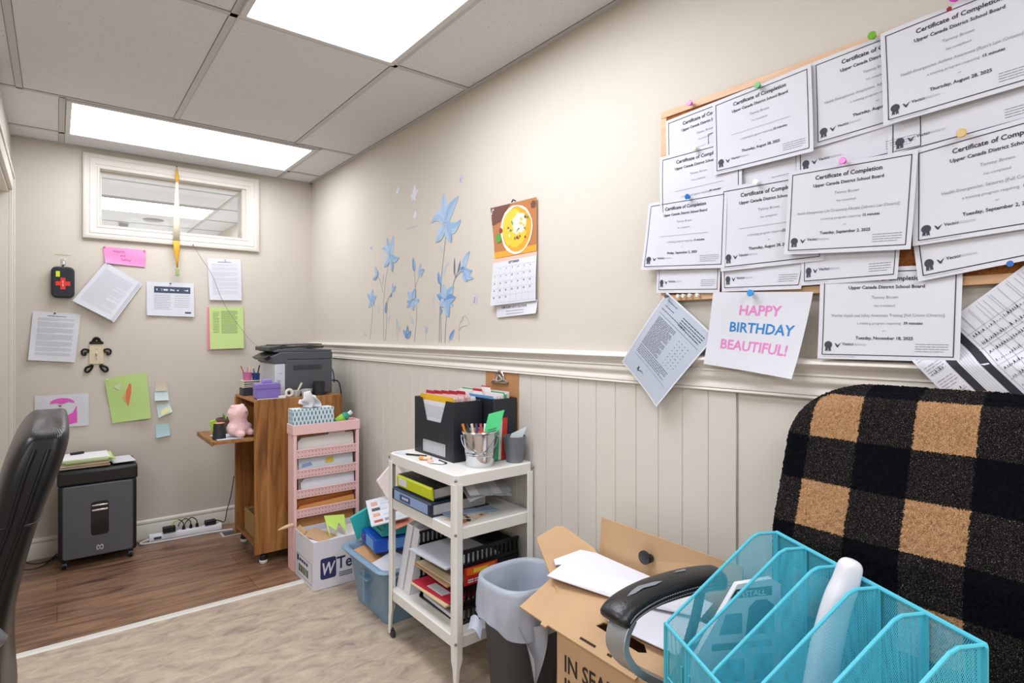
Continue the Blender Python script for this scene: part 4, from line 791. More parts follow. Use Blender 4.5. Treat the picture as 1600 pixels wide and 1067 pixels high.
mb = MB(); mb.tube([(1.085, 3.40, ZT+.006), (1.125, 3.41, ZT+.075)], [.004, .006], 8); tag(mb.build('marker_pen', mat('#d9d4bf', .4)), 'cream marker leaning in the clear dish on the cart', 'marker pen')
for i, (x, y, lb) in enumerate(((1.0, 3.368, 'white tape roll lying at the edge of the wooden cart'), (1.042, 3.375, 'cream tape roll standing beside the white tape roll'))):
    mb = MB()
    if i == 0: mb.lathe([(.012, 0), (.024, 0), (.024, .014), (.012, .014), (.012, 0)], (x, y, ZT), 24, close=True)
    else: mb.tube([(x+.018*math.cos(k*math.pi/8), y, ZT+.026+.018*math.sin(k*math.pi/8)) for k in range(17)], .0075, 8, caps=False)
    tag(mb.build('tape_roll', mat('#e6dfd2' if i else '#e9e7e2', .5)), lb, 'tape roll')

# ---- things on the pull-out tray
ZY = .7025
mb = MB(); mb.obox((.735, 3.47, ZY+.001), (.065, .0, 0), (0, .10, 0), (0, 0, .001)); tag(mb.build('paper_sheet', PAPER), 'white paper lying on the pull-out tray of the wooden cart', 'paper')
t = cup('black tapered tumbler standing on the white paper on the tray', (.690, 3.435, ZY+.0022), .034, .027, .082, mat('#24262b', .5))
mb = MB(); mb.lathe([(0, .077), (.027, .077), (.027, .083), (0, .085)], n=24); mb.build('rim_band', mat('#c98f6c', .5), t)
t = thing('potted_plant', 'small plant in a brown pot at the back of the pull-out tray', 'plant', (.76, 3.62, ZY))
mb = MB(); mb.lathe([(0, 0), (.036, 0), (.045, .07), (.05, .072), (.05, .085), (.04, .085), (.038, .07), (0, .07)], n=24); mb.build('pot', mat('#6d5446', .5), t)
mb = MB(); rn = random.Random(4)
for i in range(14):
    a = rn.uniform(0, 6.28); l = rn.uniform(.03, .06); e = rn.uniform(.3, 1.2); d = Vector((math.cos(a)*math.cos(e), math.sin(a)*math.cos(e), math.sin(e))); s_ = Vector((-math.sin(a), math.cos(a), 0))*.008; p = Vector((0, 0, .07))
    mb.add([p, p+d*l*.5+s_, p+d*l, p+d*l*.5-s_], [(0, 1, 2, 3)])
mb.build('leaves', mat('#7fae52', .5), t, fix=False)
mb = MB(); mb.obox((.685, 3.54, ZY+.046), (.014, 0, .004), (0, .006, 0), (-.008, 0, .042)); tag(mb.build('green_marker', mat('#9fd23e', .5), bevel=.002), 'bright green marker standing behind the black tumbler on the tray', 'marker pen')
t = thing('spray_bottle', 'small clear bottle behind the pink plush toy on the tray', 'bottle', (.80, 3.56, ZY)); mb = MB(); mb.lathe([(0, 0), (.02, 0), (.022, .01), (.022, .08), (.01, .1), (.01, .115), (0, .115)], n=20); mb.build('bottle_body', mat('#d9b9ae', .3), t)
mb = MB(); mb.box((-.028, -.01, .115), (.014, .01, .135)); mb.build('spray_head', mat('#d9dfe8', .4), t, bevel=.003)
# plush toy
t = thing('plush_toy', 'pink fuzzy plush animal slumped on the pull-out tray, seen from behind', 'plush toy', (.79, 3.45, ZY), (0, 0, .6))
FZ = mat('#f3c9c8', .95, sheen=.6, bump=1.0, bscale=160, var=.06, vscale=30)
mb = MB(); mb.ell((0, 0, .046), (.067, .055, .048)); mb.ell((0, .004, .126), (.058, .05, .050)); mb.ell((0, 0, .088), (.048, .042, .03)); mb.ell((-.05, -.012, .045), (.026, .03, .028)); mb.ell((.05, -.012, .045), (.026, .03, .028))
for s in (-1, 1): mb.ell((s*.034, .006, .168), (.014, .012, .012)); mb.ell((s*.035, -.045, .02), (.022, .03, .02))
o = mb.build('body', FZ, t, smooth=180); q = o.modifiers.new('r', 'REMESH'); q.mode = 'VOXEL'; q.voxel_size = .006; q.use_smooth_shade = True
q = o.modifiers.new('sm', 'SMOOTH'); q.iterations = 6
tx_ = bpy.data.textures.new('fuzz', 'CLOUDS'); tx_.noise_scale = .008; q = o.modifiers.new('d', 'DISPLACE'); q.texture = tx_; q.strength = .006
MB().ell((.012, -.046, .14), (.008, .008, .006), 0, 8).build('nose', mat('#c98a8c', .6), t)

# ================================================================ PINK FILE RACK
t = thing('file_rack', 'pale pink plastic cascading file rack in front of the wooden cart', 'file rack', (.99, 3.125, 0))
PKH = None
def pink_perf():
    m, b = base('pink_perforated'); b.inputs['Roughness'].default_value = .5
    tc = nd(m, 'ShaderNodeTexCoord'); mp = nd(m, 'ShaderNodeMapping'); mp.inputs['Scale'].default_value = (42, 42, 42); lk(m, tc.outputs['UV'], mp.inputs['Vector'])
    mp.inputs['Scale'].default_value = (18, 2, 1)
    fr = nd(m, 'ShaderNodeVectorMath', operation='FRACTION'); lk(m, mp.outputs['Vector'], fr.inputs[0])
    sb = nd(m, 'ShaderNodeVectorMath', operation='SUBTRACT'); lk(m, fr.outputs[0], sb.inputs[0]); sb.inputs[1].default_value = (.5, .5, 0)
    ln = nd(m, 'ShaderNodeVectorMath', operation='LENGTH'); lk(m, sb.outputs[0], ln.inputs[0])
    r = ramp(m, ln.outputs['Value'], [(.13, '#9c6f70'), (.17, '#eec6c4')]); lk(m, r.outputs['Color'], b.inputs['Base Color']); return m
PF = pink_perf()
RW, RD = .366, .10
for x in (0, RW-.016):
    mb = MB(); mb.box((x, 0, 0), (x+.016, .022, .73)); mb.build('post', PINK, t, bevel=.003)
    mb = MB(); mb.box((x+(.0 if x == 0 else .011), .022, .0), (x+(.005 if x == 0 else .016), RD, .73)); mb.build('side_panel', PINK, t)
mb = MB(); mb.box((-.006, -.004, .728), (RW+.004, .004, .783)); mb.box((-.006, RD-.004, .728), (RW+.004, RD+.004, .783)); mb.box((-.006, .004, .728), (.0, RD-.004, .783)); mb.box((RW-.002, .004, .728), (RW+.004, RD-.004, .783)); mb.box((.0, .004, .728), (RW-.002, RD-.004, .735))
mb.build('top_tray', PINK, t, bevel=.003)
BZ = [.645, .537, .43, .325, .215]
for z in BZ:
    mb = MB(); x0, x1 = .016, RW-.016
    mb.add([(x0, .006, z-.044), (x1, .006, z-.044), (x1, .0, z), (x0, .0, z)], [(0, 1, 2, 3)], 0, [(0, 0), (1, 0), (1, 1), (0, 1)])
    mb.add([(x0, .012, z-.044), (x1, .012, z-.044), (x1, .006, z), (x0, .006, z)], [(3, 2, 1, 0)], 1); mb.add([(x0, .0, z), (x1, .0, z), (x1, .006, z), (x0, .006, z)], [(0, 1, 2, 3)], 1)
    mb.add([(x0, .012, z-.044), (x1, .012, z-.044), (x1, .09, z-.06), (x0, .09, z-.06)], [(0, 1, 2, 3)], 1)
    mb.add([(x0, .094, z+.06), (x1, .094, z+.06), (x1, .09, z-.06), (x0, .09, z-.06)], [(3, 2, 1, 0)], 0, [(0, 1), (1, 1), (1, 0), (0, 0)])
    pk = mb.build('file_pocket', [PF, PINK], t, smooth=0, fix=False)
    mb = MB(); mb.tube([(x0, .002, z), (x1, .002, z)], .0045, 8); mb.build('pocket_rim', PINK, pk)
def fold(name, label, x0, x1, z0, z1, y, c, tilt=0, tab=None, cat='folder', lean=.14, extra=None, grp=None, seed=0):
    # a folder leaning back in a pocket: x along the rack, z up
    mb = MB(); Y0 = 3.125; X0 = .99
    def fn(a, b, s): return (X0+a, Y0+y+(b-z0)*lean+s, b+tilt*(a-x0))
    pr = [(x0, z0), (x1, z0), (x1, z1-.006), (x1-.006, z1)]
    if tab: pr += [(tab[1], z1), (tab[1]-.008, z1+.016), (tab[0]+.008, z1+.016), (tab[0], z1)]
    pr += [(x0+.02, z1), (x0, z1-.02)]
    mb.prism(pr, fn, 0, .004, 0)
    if extra: extra(mb, fn)
    return tag(mb.build(name, [mat(c, .75), INKB, mat('#7f9fd0', .7), mat('#d0b44a', .7), GREY]), label, cat, grp)
def clip_(mb, fn): mb.add([fn(.15, .612, -.002), (fn(.26, .612, -.002)), fn(.255, .617, -.002), fn(.155, .617, -.002)], [(0, 1, 2, 3)], 1)
fold('file_folder', 'white tabbed folder in the top pocket of the pink rack', .03, .345, .60, .703, .025, '#dcdad6', .03, (.2, .30))
fold('file_folder', 'tan folder behind the white one in the top pocket of the pink rack', .04, .346, .60, .709, .040, '#c9a88a', .03, (.28, .335))
def art(mb, fn):
    clip_(mb, lambda a, b, s: fn(a, b-.02, s)); mb.add([fn(.05, .545, -.002), fn(.11, .55, -.002), fn(.10, .568, -.002), fn(.055, .562, -.002)], [(0, 1, 2, 3)], 2); mb.add([fn(.18, .548, -.002), fn(.23, .55, -.002), fn(.225, .58, -.002), fn(.185, .575, -.002)], [(0, 1, 2, 3)], 3)
fold('picture_folder', 'pale blue picture folder in the second pocket of the pink rack', .035, .34, .50, .612, .025, '#cfd8de', .03, None, extra=art)
fold('file_folder', 'cream folder behind the picture folder in the second pocket', .025, .33, .50, .617, .040, '#e6dccb', .03)
fold('file_folder', 'cream manila folder in the third pocket of the pink rack', .04, .345, .395, .505, .045, '#ead7bd', .04, (.18, .30))
fold('file_folder', 'white folder in front in the third pocket of the pink rack', .045, .346, .395, .482, .022, '#dfe3ea', .035)
for i, (c, lb, dz, y) in enumerate((('#d9984e', 'orange envelope at the back of the fourth pocket', .104, .062), ('#e2a65c', 'light orange envelope in the fourth pocket', .094, .050), ('#c97f38', 'deep orange envelope in the middle of the fourth pocket', .074, .038), ('#b5502e', 'rust red envelope in the fourth pocket', .055, .029), ('#d59a55', 'orange envelope at the front of the fourth pocket', .048, .020))):
    fold('envelope', lb+' of the pink rack', .02, .345, .29, .29+dz, y, c, .05, None, 'envelope', .10, grp='orange envelopes in the pink rack')
for i, (c, lb, dz, y) in enumerate((('#cf9452', 'tan-orange envelope at the back of the lowest visible pocket', .10, .05), ('#b98450', 'brown envelope at the front of the lowest visible pocket', .085, .03))):
    fold('envelope', lb+' of the pink rack', .02, .345, .18, .18+dz, y, c, .05, None, 'envelope', .12, grp='orange envelopes in the pink rack')
mb = MB(); mb.tube([(.905, 3.118, .245), (.925, 3.118, .25), (.945, 3.118, .254), (.984, 3.118, .258)], [.002, .006, .009, .010], 10); tag(mb.build('wooden_stick', mat('#dcb892', .6)), 'pointed wooden stick poking out left of the pink rack', 'stick')
# tissue box
t = thing('tissue_box', 'white tissue box with a teal leaf pattern on top of the pink rack', 'tissue box', (1.10, 3.178, .7365))
def tissue_mat():
    m, b = base('tissue_pattern'); b.inputs['Roughness'].default_value = .6
    tc = nd(m, 'ShaderNodeTexCoord'); mp = nd(m, 'ShaderNodeMapping'); mp.inputs['Scale'].default_value = (11, 2.5, 1); lk(m, tc.outputs['UV'], mp.inputs['Vector'])
    def ell(off):
        a = nd(m, 'ShaderNodeVectorMath', operation='ADD'); a.inputs[1].default_value = off; lk(m, mp.outputs['Vector'], a.inputs[0])
        f = nd(m, 'ShaderNodeVectorMath', operation='FRACTION'); lk(m, a.outputs[0], f.inputs[0])
        s_ = nd(m, 'ShaderNodeVectorMath', operation='SUBTRACT'); lk(m, f.outputs[0], s_.inputs[0]); s_.inputs[1].default_value = (.5, .5, 0)
        l = nd(m, 'ShaderNodeVectorMath', operation='LENGTH'); lk(m, s_.outputs[0], l.inputs[0]); return l.outputs['Value']
    mn = nd(m, 'ShaderNodeMath', operation='MINIMUM'); lk(m, ell((0, 0, 0)), mn.inputs[0]); lk(m, ell((.5, .5, 0)), mn.inputs[1])
    r = ramp(m, mn.outputs[0], [(.10, '#4f7f93'), (.22, '#6d98a8'), (.25, '#dfe9ec'), (.30, '#e9eff1'), (.315, '#8fc0cd'), (.36, '#dbe8ec')]); lk(m, r.outputs['Color'], b.inputs['Base Color']); return m
TM = tissue_mat(); mb = MB(); a, b, h = .112, .042, .128
for p, q in (((-a, -b), (a, -b)), ((a, -b), (a, b)), ((a, b), (-a, b)), ((-a, b), (-a, -b))):
    mb.add([(p[0], p[1], 0), (q[0], q[1], 0), (q[0], q[1], h), (p[0], p[1], h)], [(0, 1, 2, 3)], 0, [(0, 0), (1, 0), (1, 1), (0, 1)])
mb.add([(-a, -b, h), (a, -b, h), (a, b, h), (-a, b, h)], [(0, 1, 2, 3)], 1); mb.add([(-a, -b, 0), (a, -b, 0), (a, b, 0), (-a, b, 0)], [(3, 2, 1, 0)], 1)
mb.build('box_body', [TM, mat('#dfe9ec', .6)], t, smooth=0, fix=False)
mb = MB(); mb.lathe([(0, 0), (1, 0)], n=24); mb.v = [(x*.06, y*.025, h+.0008) for x, y, z in mb.v]; mb.build('opening', mat('#3a3f45', .8), t, fix=False)
def ts(u, v):
    a = (u-.5)*2; x = a*.05*(1-.35*v)+.012*math.sin(v*5)-.028*v*(u < .45); y = .012*math.sin(u*11)*(1-.4*v)+.01*math.sin(v*6); z = h-.006+.098*v*(1-.35*abs(a)**1.5)-.03*v*v*(u < .4)+.006*math.sin(u*14)*v
    return (x, y, z)
mb = MB(); mb.grid(ts, 28, 18, uv=False); mb.build('tissue', mat('#e9eaee', .85), t, fix=False, smooth=180, solid=.001)
t = thing('sanitizer_bottle', 'green bottle lying tilted on the pink rack beside the tissue box', 'bottle', (1.272, 3.178, .785), (0, .95, -.45))
mb = MB(); mb.lathe([(0, -.045), (.022, -.045), (.025, -.04), (.025, .03), (.014, .045), (.010, .05), (0, .05)], n=24); mb.build('bottle_body', mat('#2f9e83', .25), t)
mb = MB(); mb.lathe([(.0252, -.025), (.0252, .02)], n=24, close=True); mb.f = [f for f in mb.f if len(f) == 4]; mb.m = [0]*len(mb.f); mb.build('bottle_label', mat('#9bcf3f', .5), t, fix=False)
mb = MB(); mb.lathe([(0, .05), (.012, .05), (.012, .07), (0, .07)], n=20); mb.build('cap', mat('#dfe6e6', .4), t)

# ================================================================ WHITE CARTON
t = thing('carton', 'white paper carton with a navy logo on the floor below the pink rack', 'box', (.99, 2.83, 0))
CW, CD, CH = .31, .275, .24; WB = mat('#dcdbe2', .75)
mb = MB(); th = .004
for a, b in (((0, 0), (CW, th)), ((0, CD-th), (CW, CD)), ((0, th), (th, CD-th)), ((CW-th, th), (CW, CD-th))): mb.box((a[0], a[1], .002), (b[0], b[1], CH))
mb.box((th, th, .002), (CW-th, CD-th, .006)); mb.build('carton_body', WB, t, smooth=0)
NV = mat('#2b2d5e', .6); GB = mat('#3d7a4a', .6)
mb = MB(); mb.prism([(.075+a, .10+b) for a, b in rrect(.040, .052, .012)], lambda a, b, s: (a, -s, b), .0002, .0008, 0)
V, F, w_ = text2d('W', True); mb.add([(.074+x*.062+y*.012, -.0011, .100+y*.085) for x, y in V], F, 1)
V, F, w_ = text2d('Te', True); mb.add([(.158+x*.075, -.0008, .115+y*.085) for x, y in V], F, 0)
for i in range(3): mb.box((.13, -.0007, .062-.009*i), (.20, -.0002, .066-.009*i), 0)
mb.build('front_print', [NV, WB], t, fix=False)
mb = MB()
def SF(a, b, s): return (-s, CD-a, b)
for a0, b0, a1, b1 in ((.03, .022, .25, .0235), (.03, .125, .25, .1265), (.03, .022, .0315, .1265), (.2485, .022, .25, .1265)): mb.prism([(a0, b0), (a1, b0), (a1, b1), (a0, b1)], SF, .0002, .0006, 0)
rn = random.Random(2); a = .06
while a < .2:
    w_ = rn.uniform(.006, .016); mb.prism([(a, .04), (a+w_, .04), (a+w_, .078), (a, .078)], SF, .0002, .0007, 1 if rn.random() < .6 else 2); a += w_+.006
[mb.prism([(.07+.033*i, .096), (.095+.033*i, .096), (.095+.033*i, .110), (.07+.033*i, .110)], SF, .0002, .0007, 0) for i in range(4)]
mb.prism([(.035, .09), (.06, .09), (.06, .12), (.035, .12)], SF, .0002, .0007, 0)
mb.build('side_label', [NV, GB, INK], t, fix=False)
mb = MB(); mb.add([(0, .02, CH), (0, CD-.02, CH), (-.03, CD-.03, CH+.035), (-.032, .03, CH+.03)], [(0, 1, 2, 3)]); mb.build('carton_flap', CARD, t, solid=.003, smooth=0) if False else None
mb = MB(); mb.add([(.006, .15, CH), (.006, CD-.004, CH), (.02, CD-.01, CH+.018), (.03, .19, CH+.005)], [(0, 1, 2, 3)]); mb.build('torn_flap', CARD, t, solid=.003, smooth=0)
for i, (x0, y0, w_, d_, z, c, lb, nm, ct, an) in enumerate(((.02, .02, .27, .20, .17, '#e9e9ec', 'white paper stack inside the white carton', 'paper_stack', 'paper', 0),)):
    mb = MB(); mb.box((.99+x0, 2.83+y0, .008), (.99+x0+w_, 2.83+y0+d_, .225)); tag(mb.build(nm, mat(c, .8), bevel=.002), lb, ct)
mb = MB(); mb.add([(1.085, 2.85, .232), (1.10, 2.925, .28), (1.125, 2.88, .262), (1.155, 2.925, .285), (1.17, 2.86, .25), (1.20, 2.96, .31), (1.10, 2.985, .315)], [(0, 1, 6), (1, 2, 6), (2, 3, 6), (3, 4, 5, 6)]); tag(mb.build('green_sheet', mat('#b9d964', .75), solid=.0015, smooth=0), 'torn lime green sheet sticking up from the white carton', 'paper')
mb = MB(); mb.obox((1.06, 2.96, .231), (.05, .02, .0), (-.03, .08, .006), (0, 0, .0015)); tag(mb.build('brown_card', CARD), 'brown cardboard piece lying on the papers in the white carton', 'cardboard')
# ================================================================ BLUE TOTE
t = thing('storage_tote', 'grey-blue plastic storage tote full of papers, between the carton and the white cart', 'tote', (1.255, 2.47, 0))
TB = mat('#7b99b0', .45, bump=.02, bscale=200)
def rr3(hx, hy, r, z, n=6):
    out = []
    for cx, cy, a0 in ((hx-r, hy-r, 0), (-hx+r, hy-r, 90), (-hx+r, -hy+r, 180), (hx-r, -hy+r, 270)):
        for i in range(n+1): a = math.radians(a0+90*i/n); out.append((cx+r*math.cos(a), cy+r*math.sin(a), z))
    return out
def loft(mb, rings, m=0, cap0=True, cap1=False):
    n = len(rings[0]); V = [p for r in rings for p in r]
    F = [(j*n+i, j*n+(i+1) % n, (j+1)*n+(i+1) % n, (j+1)*n+i) for j in range(len(rings)-1) for i in range(n)]
    if cap0: F.append(tuple(range(n-1, -1, -1)))
    if cap1: F.append(tuple(range((len(rings)-1)*n, len(rings)*n)))
    return mb.add(V, F, m)
mb = MB(); loft(mb, [rr3(.125, .165, .03, .002), rr3(.13, .17, .03, .03), rr3(.150, .195, .035, .20), rr3(.155, .20, .035, .205), rr3(.160, .205, .035, .236), rr3(.168, .212, .04, .240), rr3(.186, .230, .05, .243), rr3(.190, .234, .05, .250), rr3(.186, .230, .05, .256), rr3(.168, .212, .04, .258), rr3(.157, .202, .035, .252), rr3(.147, .192, .035, .20), rr3(.125, .167, .03, .02)], 0, True, True); mb.build('tote_body', TB, t, smooth=50)
mb = MB(); mb.box((-.17, -.05, .16), (-.140, .05, .168)); mb.box((-.165, -.008, .05), (-.13, .008, .2)); mb.build('handle', TB, t, bevel=.003)
def slabo(name, label, cat, c, ax, ay, az, col, m2=None, bevel=.002, group=None, **kw):
    mb = MB(); mb.obox(c, ax, ay, az); return tag(mb.build(name, col if not isinstance(col, str) else mat(col, .6), bevel=bevel), label, cat, group)
mb = MB(); mb.box((1.145, 2.32, .022), (1.365, 2.62, .215)); tag(mb.build('paper_stack', mat('#e4e3e2', .85), bevel=.004), 'white papers filling the blue tote', 'papers')
slabo('envelope', 'tan envelope slanting at the left side inside the blue tote', 'envelope', (1.14, 2.52, .232), (.05, .015, .004), (-.02, .10, .012), (0, 0, .002), '#c99a6c')
slabo('envelope', 'light brown envelope under the tan one at the left side of the blue tote', 'envelope', (1.155, 2.47, .225), (.05, .02, .002), (-.02, .10, .006), (0, 0, .002), '#d8b48c')
slabo('paper_sheet', 'white sheets lying slanted on the right of the blue tote', 'paper', (1.19, 2.36, .238), (.07, .03, .006), (-.02, .085, .006), (0, 0, .003), PAPER)
# blue file case
t = thing('file_case', 'bright blue plastic file case in the blue tote under the teal case', 'case', (1.275, 2.545, .295), (0, .0, -.12))
mb = MB(); mb.box((-.12, -.10, -.035), (.12, .10, .03)); mb.build('case_body', mat('#1d57c4', .3), t, bevel=.005)
mb = MB(); mb.box((-.122, -.075, -.025), (-.119, .03, .02)); mb.box((-.06, -.102, -.025), (.11, -.099, .02)); mb.build('label_panel', mat('#6aa7e4', .4), t)
mb = MB(); mb.box((-.125, .05, -.02), (-.119, .09, .012)); mb.build('latch', mat('#6b3fa0', .4), t)
t = thing('file_case', 'teal file case stacked on the blue case in the tote', 'case', (1.30, 2.525, .365), (0, .03, -.12))
mb = MB(); mb.box((-.12, -.10, -.03), (.12, .10, .035)); mb.build('case_body', TEAL, t, bevel=.005)
mb = MB(); mb.box((-.123, -.098, -.004), (.12, .102, .0)); mb.build('seam', mat('#12696b', .5), t)
slabo('binder', 'teal folder standing tilted at the back of the blue tote', 'folder', (1.25, 2.672, .37), (.12, .0, .045), (.0, .006, .002), (-.016, .004, .055), '#2fb0ad')
# catalogue on top
t = thing('catalogue', 'colourful catalogue lying on top of the teal case', 'catalogue', (1.235, 2.53, .432), (.14, -.16, -.35))
mb = MB(); mb.box((-.085, -.14, 0), (.085, .14, .006)); mb.build('pages', PAPER, t, bevel=.001)
mb = MB(); rn = random.Random(8)
for i, c in enumerate((0, 1, 2, 3, 2, 0, 4, 2, 1, 3, 2, 4)):
    x = -.07+.045*(i % 3)+rn.uniform(0, .008); y = -.12+.06*(i//3); mb.box((x, y, .0062+.0001*i), (x+rn.uniform(.025, .04), y+rn.uniform(.02, .045), .0068+.0001*i), c)
mb.build('cover_print', [mat('#b9583c', .5), mat('#8b95a3', .5), mat('#c9d2dc', .5), mat('#d9a08a', .5), mat('#4a4b52', .5)], t)
slabo('magazine', 'white and red magazine leaning behind the catalogue in the tote', 'magazine', (1.345, 2.655, .50), (.07, .05, .03), (-.03, .05, .075), (.004, -.005, .002), '#e3d8d6')
slabo('magazine', 'orange-edged magazine under the catalogue in the tote', 'magazine', (1.31, 2.44, .416), (.11, .0, .02), (.0, .08, .006), (0, 0, .003), '#d98b74')

# ================================================================ WHITE METAL CART
CX0, CX1, CY0, CY1 = 1.092, 1.448, 1.70, 2.215
t = thing('utility_cart', 'white three-tier metal utility cart against the wainscot', 'cart', (CX0, CY0, 0))
CWX, CWY = CX1-CX0, CY1-CY0
for z, h, nm in ((.775, .042, 'top_shelf'), (.587, .042, 'middle_shelf'), (.205, .042, 'bottom_shelf')):
    mb = MB(); e = .0 if nm == 'top_shelf' else .003
    R1 = [(x+CWX/2, y+CWY/2, zz) for x, y, zz in rr3(CWX/2-e, CWY/2-e, .022, z-h)]; R2 = [(x, y, z-.004) for x, y, _ in R1]
    R3 = [(x+CWX/2, y+CWY/2, z) for x, y, zz in rr3(CWX/2-e-.004, CWY/2-e-.004, .019, z)]
    R4 = [(x+CWX/2, y+CWY/2, z-.006) for x, y, zz in rr3(CWX/2-e-.003, CWY/2-e-.003, .019, z)]
    R5 = [(x, y, z-h) for x, y, _ in R4]
    mb2 = MB(); loft(mb2, [R5, R1, R2, R3], 0, False, True); loft(mb2, [R5, R4], 0, False, True); mb2.build(nm, WHITEM, t, smooth=40)
for ix in (0, 1):
    for iy in (0, 1):
        sx = 1 if ix == 0 else -1; sy = 1 if iy == 0 else -1; ox = ix*CWX; oy = iy*CWY
        mb = MB(); L_ = [(.0, .03), (.0, .008), (.008, .0), (.03, .0)]
        prof = [(.74, 1), (.205, 1), (.12, .95), (.09, .6), (.03, .42), (.022, .4)]
        rings = []
        for z, s in prof:
            o_ = [(ox+sx*(a*s-.003), oy+sy*(b*s-.003), z) for a, b in L_]; i_ = [(ox+sx*(a*s+.0005), oy+sy*(b*s+.0005), z) for a, b in L_]
            rings.append(o_+i_[::-1])
        loft(mb, rings, 0, True, True); lg = mb.build('leg', WHITEM, t, smooth=30)
        mb = MB(); cx, cy = ox+sx*.012, oy+sy*.012; mb.cyl((cx-.006, cy, .0155), (cx+.006, cy, .0155), .0155, n=18); mb.cyl((cx, cy, .018), (cx, cy, .04), .004, n=8); mb.build('caster', mat('#2a2a2c', .5), lg)
        for z in (.755, .566, .184):
            mb = MB(); d = Vector((-sx, -sy, 0)).normalized(); p = Vector((ox+sx*.0015, oy+sy*.0015, z)); mb.tube([p-d*.001, p+d*.003, p+d*.005], [.0055, .005, .002], 12); mb.build('bolt', STEEL, lg)
ZC = .7755
# ---- file boxes with hanging folders
def filebox(label, x0, x1, y0, y1, z0, h, front):
    t = thing('file_box', label, 'file box', (x0, y0, z0)); W = x1-x0; D = y1-y0; th = .005
    mb = MB(); mb.box((0, 0, 0), (W, D, .004)); mb.box((0, 0, .004), (W, th, h)); mb.box((0, D-th, .004), (W, D, h)); mb.box((W-th, th, .004), (W, D-th, h))
    if not front: mb.box((0, th, .004), (th, D-th, h))
    mb.build('box_body', BLACKP, t, bevel=.0015)
    if front:
        mb = MB(); D2 = D-2*th
        # front with a trapezoid notch and a rounded label window (viewed from -X: left is +Y)
        def fn(a, b, s): return (s, th+D2-a, b)
        n0, n1, n2, n3, zb = .055, .245, .09, .205, h-.090; w0, w1, wz0, wz1 = .055, .240, .010, .062
        for pl in ([(0, .004), (w0, .004), (w0, wz1), (0, wz1)], [(w1, .004), (D2, .004), (D2, wz1), (w1, wz1)], [(w0, .004), (w1, .004), (w1, wz0), (w0, wz0)], [(0, wz1), (D2, wz1), (D2, zb), (0, zb)], [(0, zb), (n2, zb), (n0, h), (0, h)], [(n3, zb), (D2, zb), (D2, h), (n1, h)]):
            mb.prism(pl, fn, 0, th)
        mb.build('front_panel', BLACKP, t)
    return t
filebox('black file box with a notched front at the left of the white cart top', 1.190, 1.325, 1.868, 2.172, ZC, .232, True)
filebox('black file box standing behind the bucket against the wall on the white cart', 1.334, 1.447, 1.800, 2.150, ZC, .240, False)
def hang(label, x, y0, y1, z0, z1, c, tab=None, tc=None, grp=None, name='hanging_folder'):
    mb = MB(); mb.prism([(y0, z0), (y1, z0), (y1, z1-.008), (y1-.008, z1), (y0+.008, z1), (y0, z1-.008)], lambda a, b, s: (x+s+(b-z0)*.02, a, b), 0, .0018, 0)
    if tab: mb.prism([(tab[0], z1), (tab[1], z1), (tab[1]-.004, z1+.013), (tab[0]+.004, z1+.013)], lambda a, b, s: (x+s+(b-z0)*.02, a, b), 0, .0016, 1)
    mb.box((x, y0-.004, z1-.006), (x+.0018, y0+.004, z1+.001), 2)
    return tag(mb.build(name, [mat(c, .75), mat(tc or '#b3283a', .5), WHITEM]), label, 'folder', grp)
h0 = ZC+.008
mb = MB(); 
for i in range(1): mb.box((1.1965, 1.885, h0), (1.1995, 2.155, ZC+.222))
mb.grid(lambda u, v: (1.1962, 2.12-.24*u, ZC+.215-.2*v), 1, 1, 0)
for i in range(16):
    y = 2.10-.011*i; mb.box((1.1955, y, ZC+.155), (1.196, y+.002, ZC+.205), 1)
for i in range(15):
    y = 2.10-.011*i; mb.box((1.1955, y, ZC+.018), (1.196, y+.002, ZC+.056), 1)
tag(mb.build('printed_sheets', [PAPER, GREY], fix=True), 'white printed sheets showing through the front openings of the left file box', 'papers')
hang('yellow hanging folder at the very front of the left file box', 1.2035, 1.885, 2.155, h0, ZC+.246, '#e0b21e', None)
for i in range(5):
    hang('pink-red tabbed folder in the left black file box', 1.215+.015*i, 1.886, 2.156, h0, ZC+.247+.001*i, ['#e6c9c6', '#dfb7b4', '#e8d2cf', '#d99aa0', '#e6c9c6'][i], (2.06-.035*i, 2.13-.035*i), '#b3283a', 'pink-red folders in the left file box')
hang('white folder at the back of the left file box', 1.300, 1.886, 2.15, h0, ZC+.245, '#e3e3e6', (1.93, 1.99), '#e9e7e4')
for i, (c, tc, lb) in enumerate((('#5e9bd0', '#f0f0f0', 'blue hanging folder at the front of the right file box'), ('#e8e1dd', '#c0303f', 'white folder with a red tab, second in the right file box'), ('#e8d9d9', '#c0303f', 'pale pink folder with a red tab in the middle of the right file box'), ('#e5e3df', '#f0f0f0', 'cream folder behind the pink one in the right file box'), ('#4fa778', '#e9e7e4', 'green hanging folder near the back of the right file box'), ('#ead9d8', '#c0303f', 'pale folder with a red tab, last in the right file box'))):
    hang(lb, 1.343+.014*i, 1.814, 2.136, h0, ZC+.248+.003*i, c, (1.90+.02*(i % 3), 1.97+.02*(i % 3)), tc)
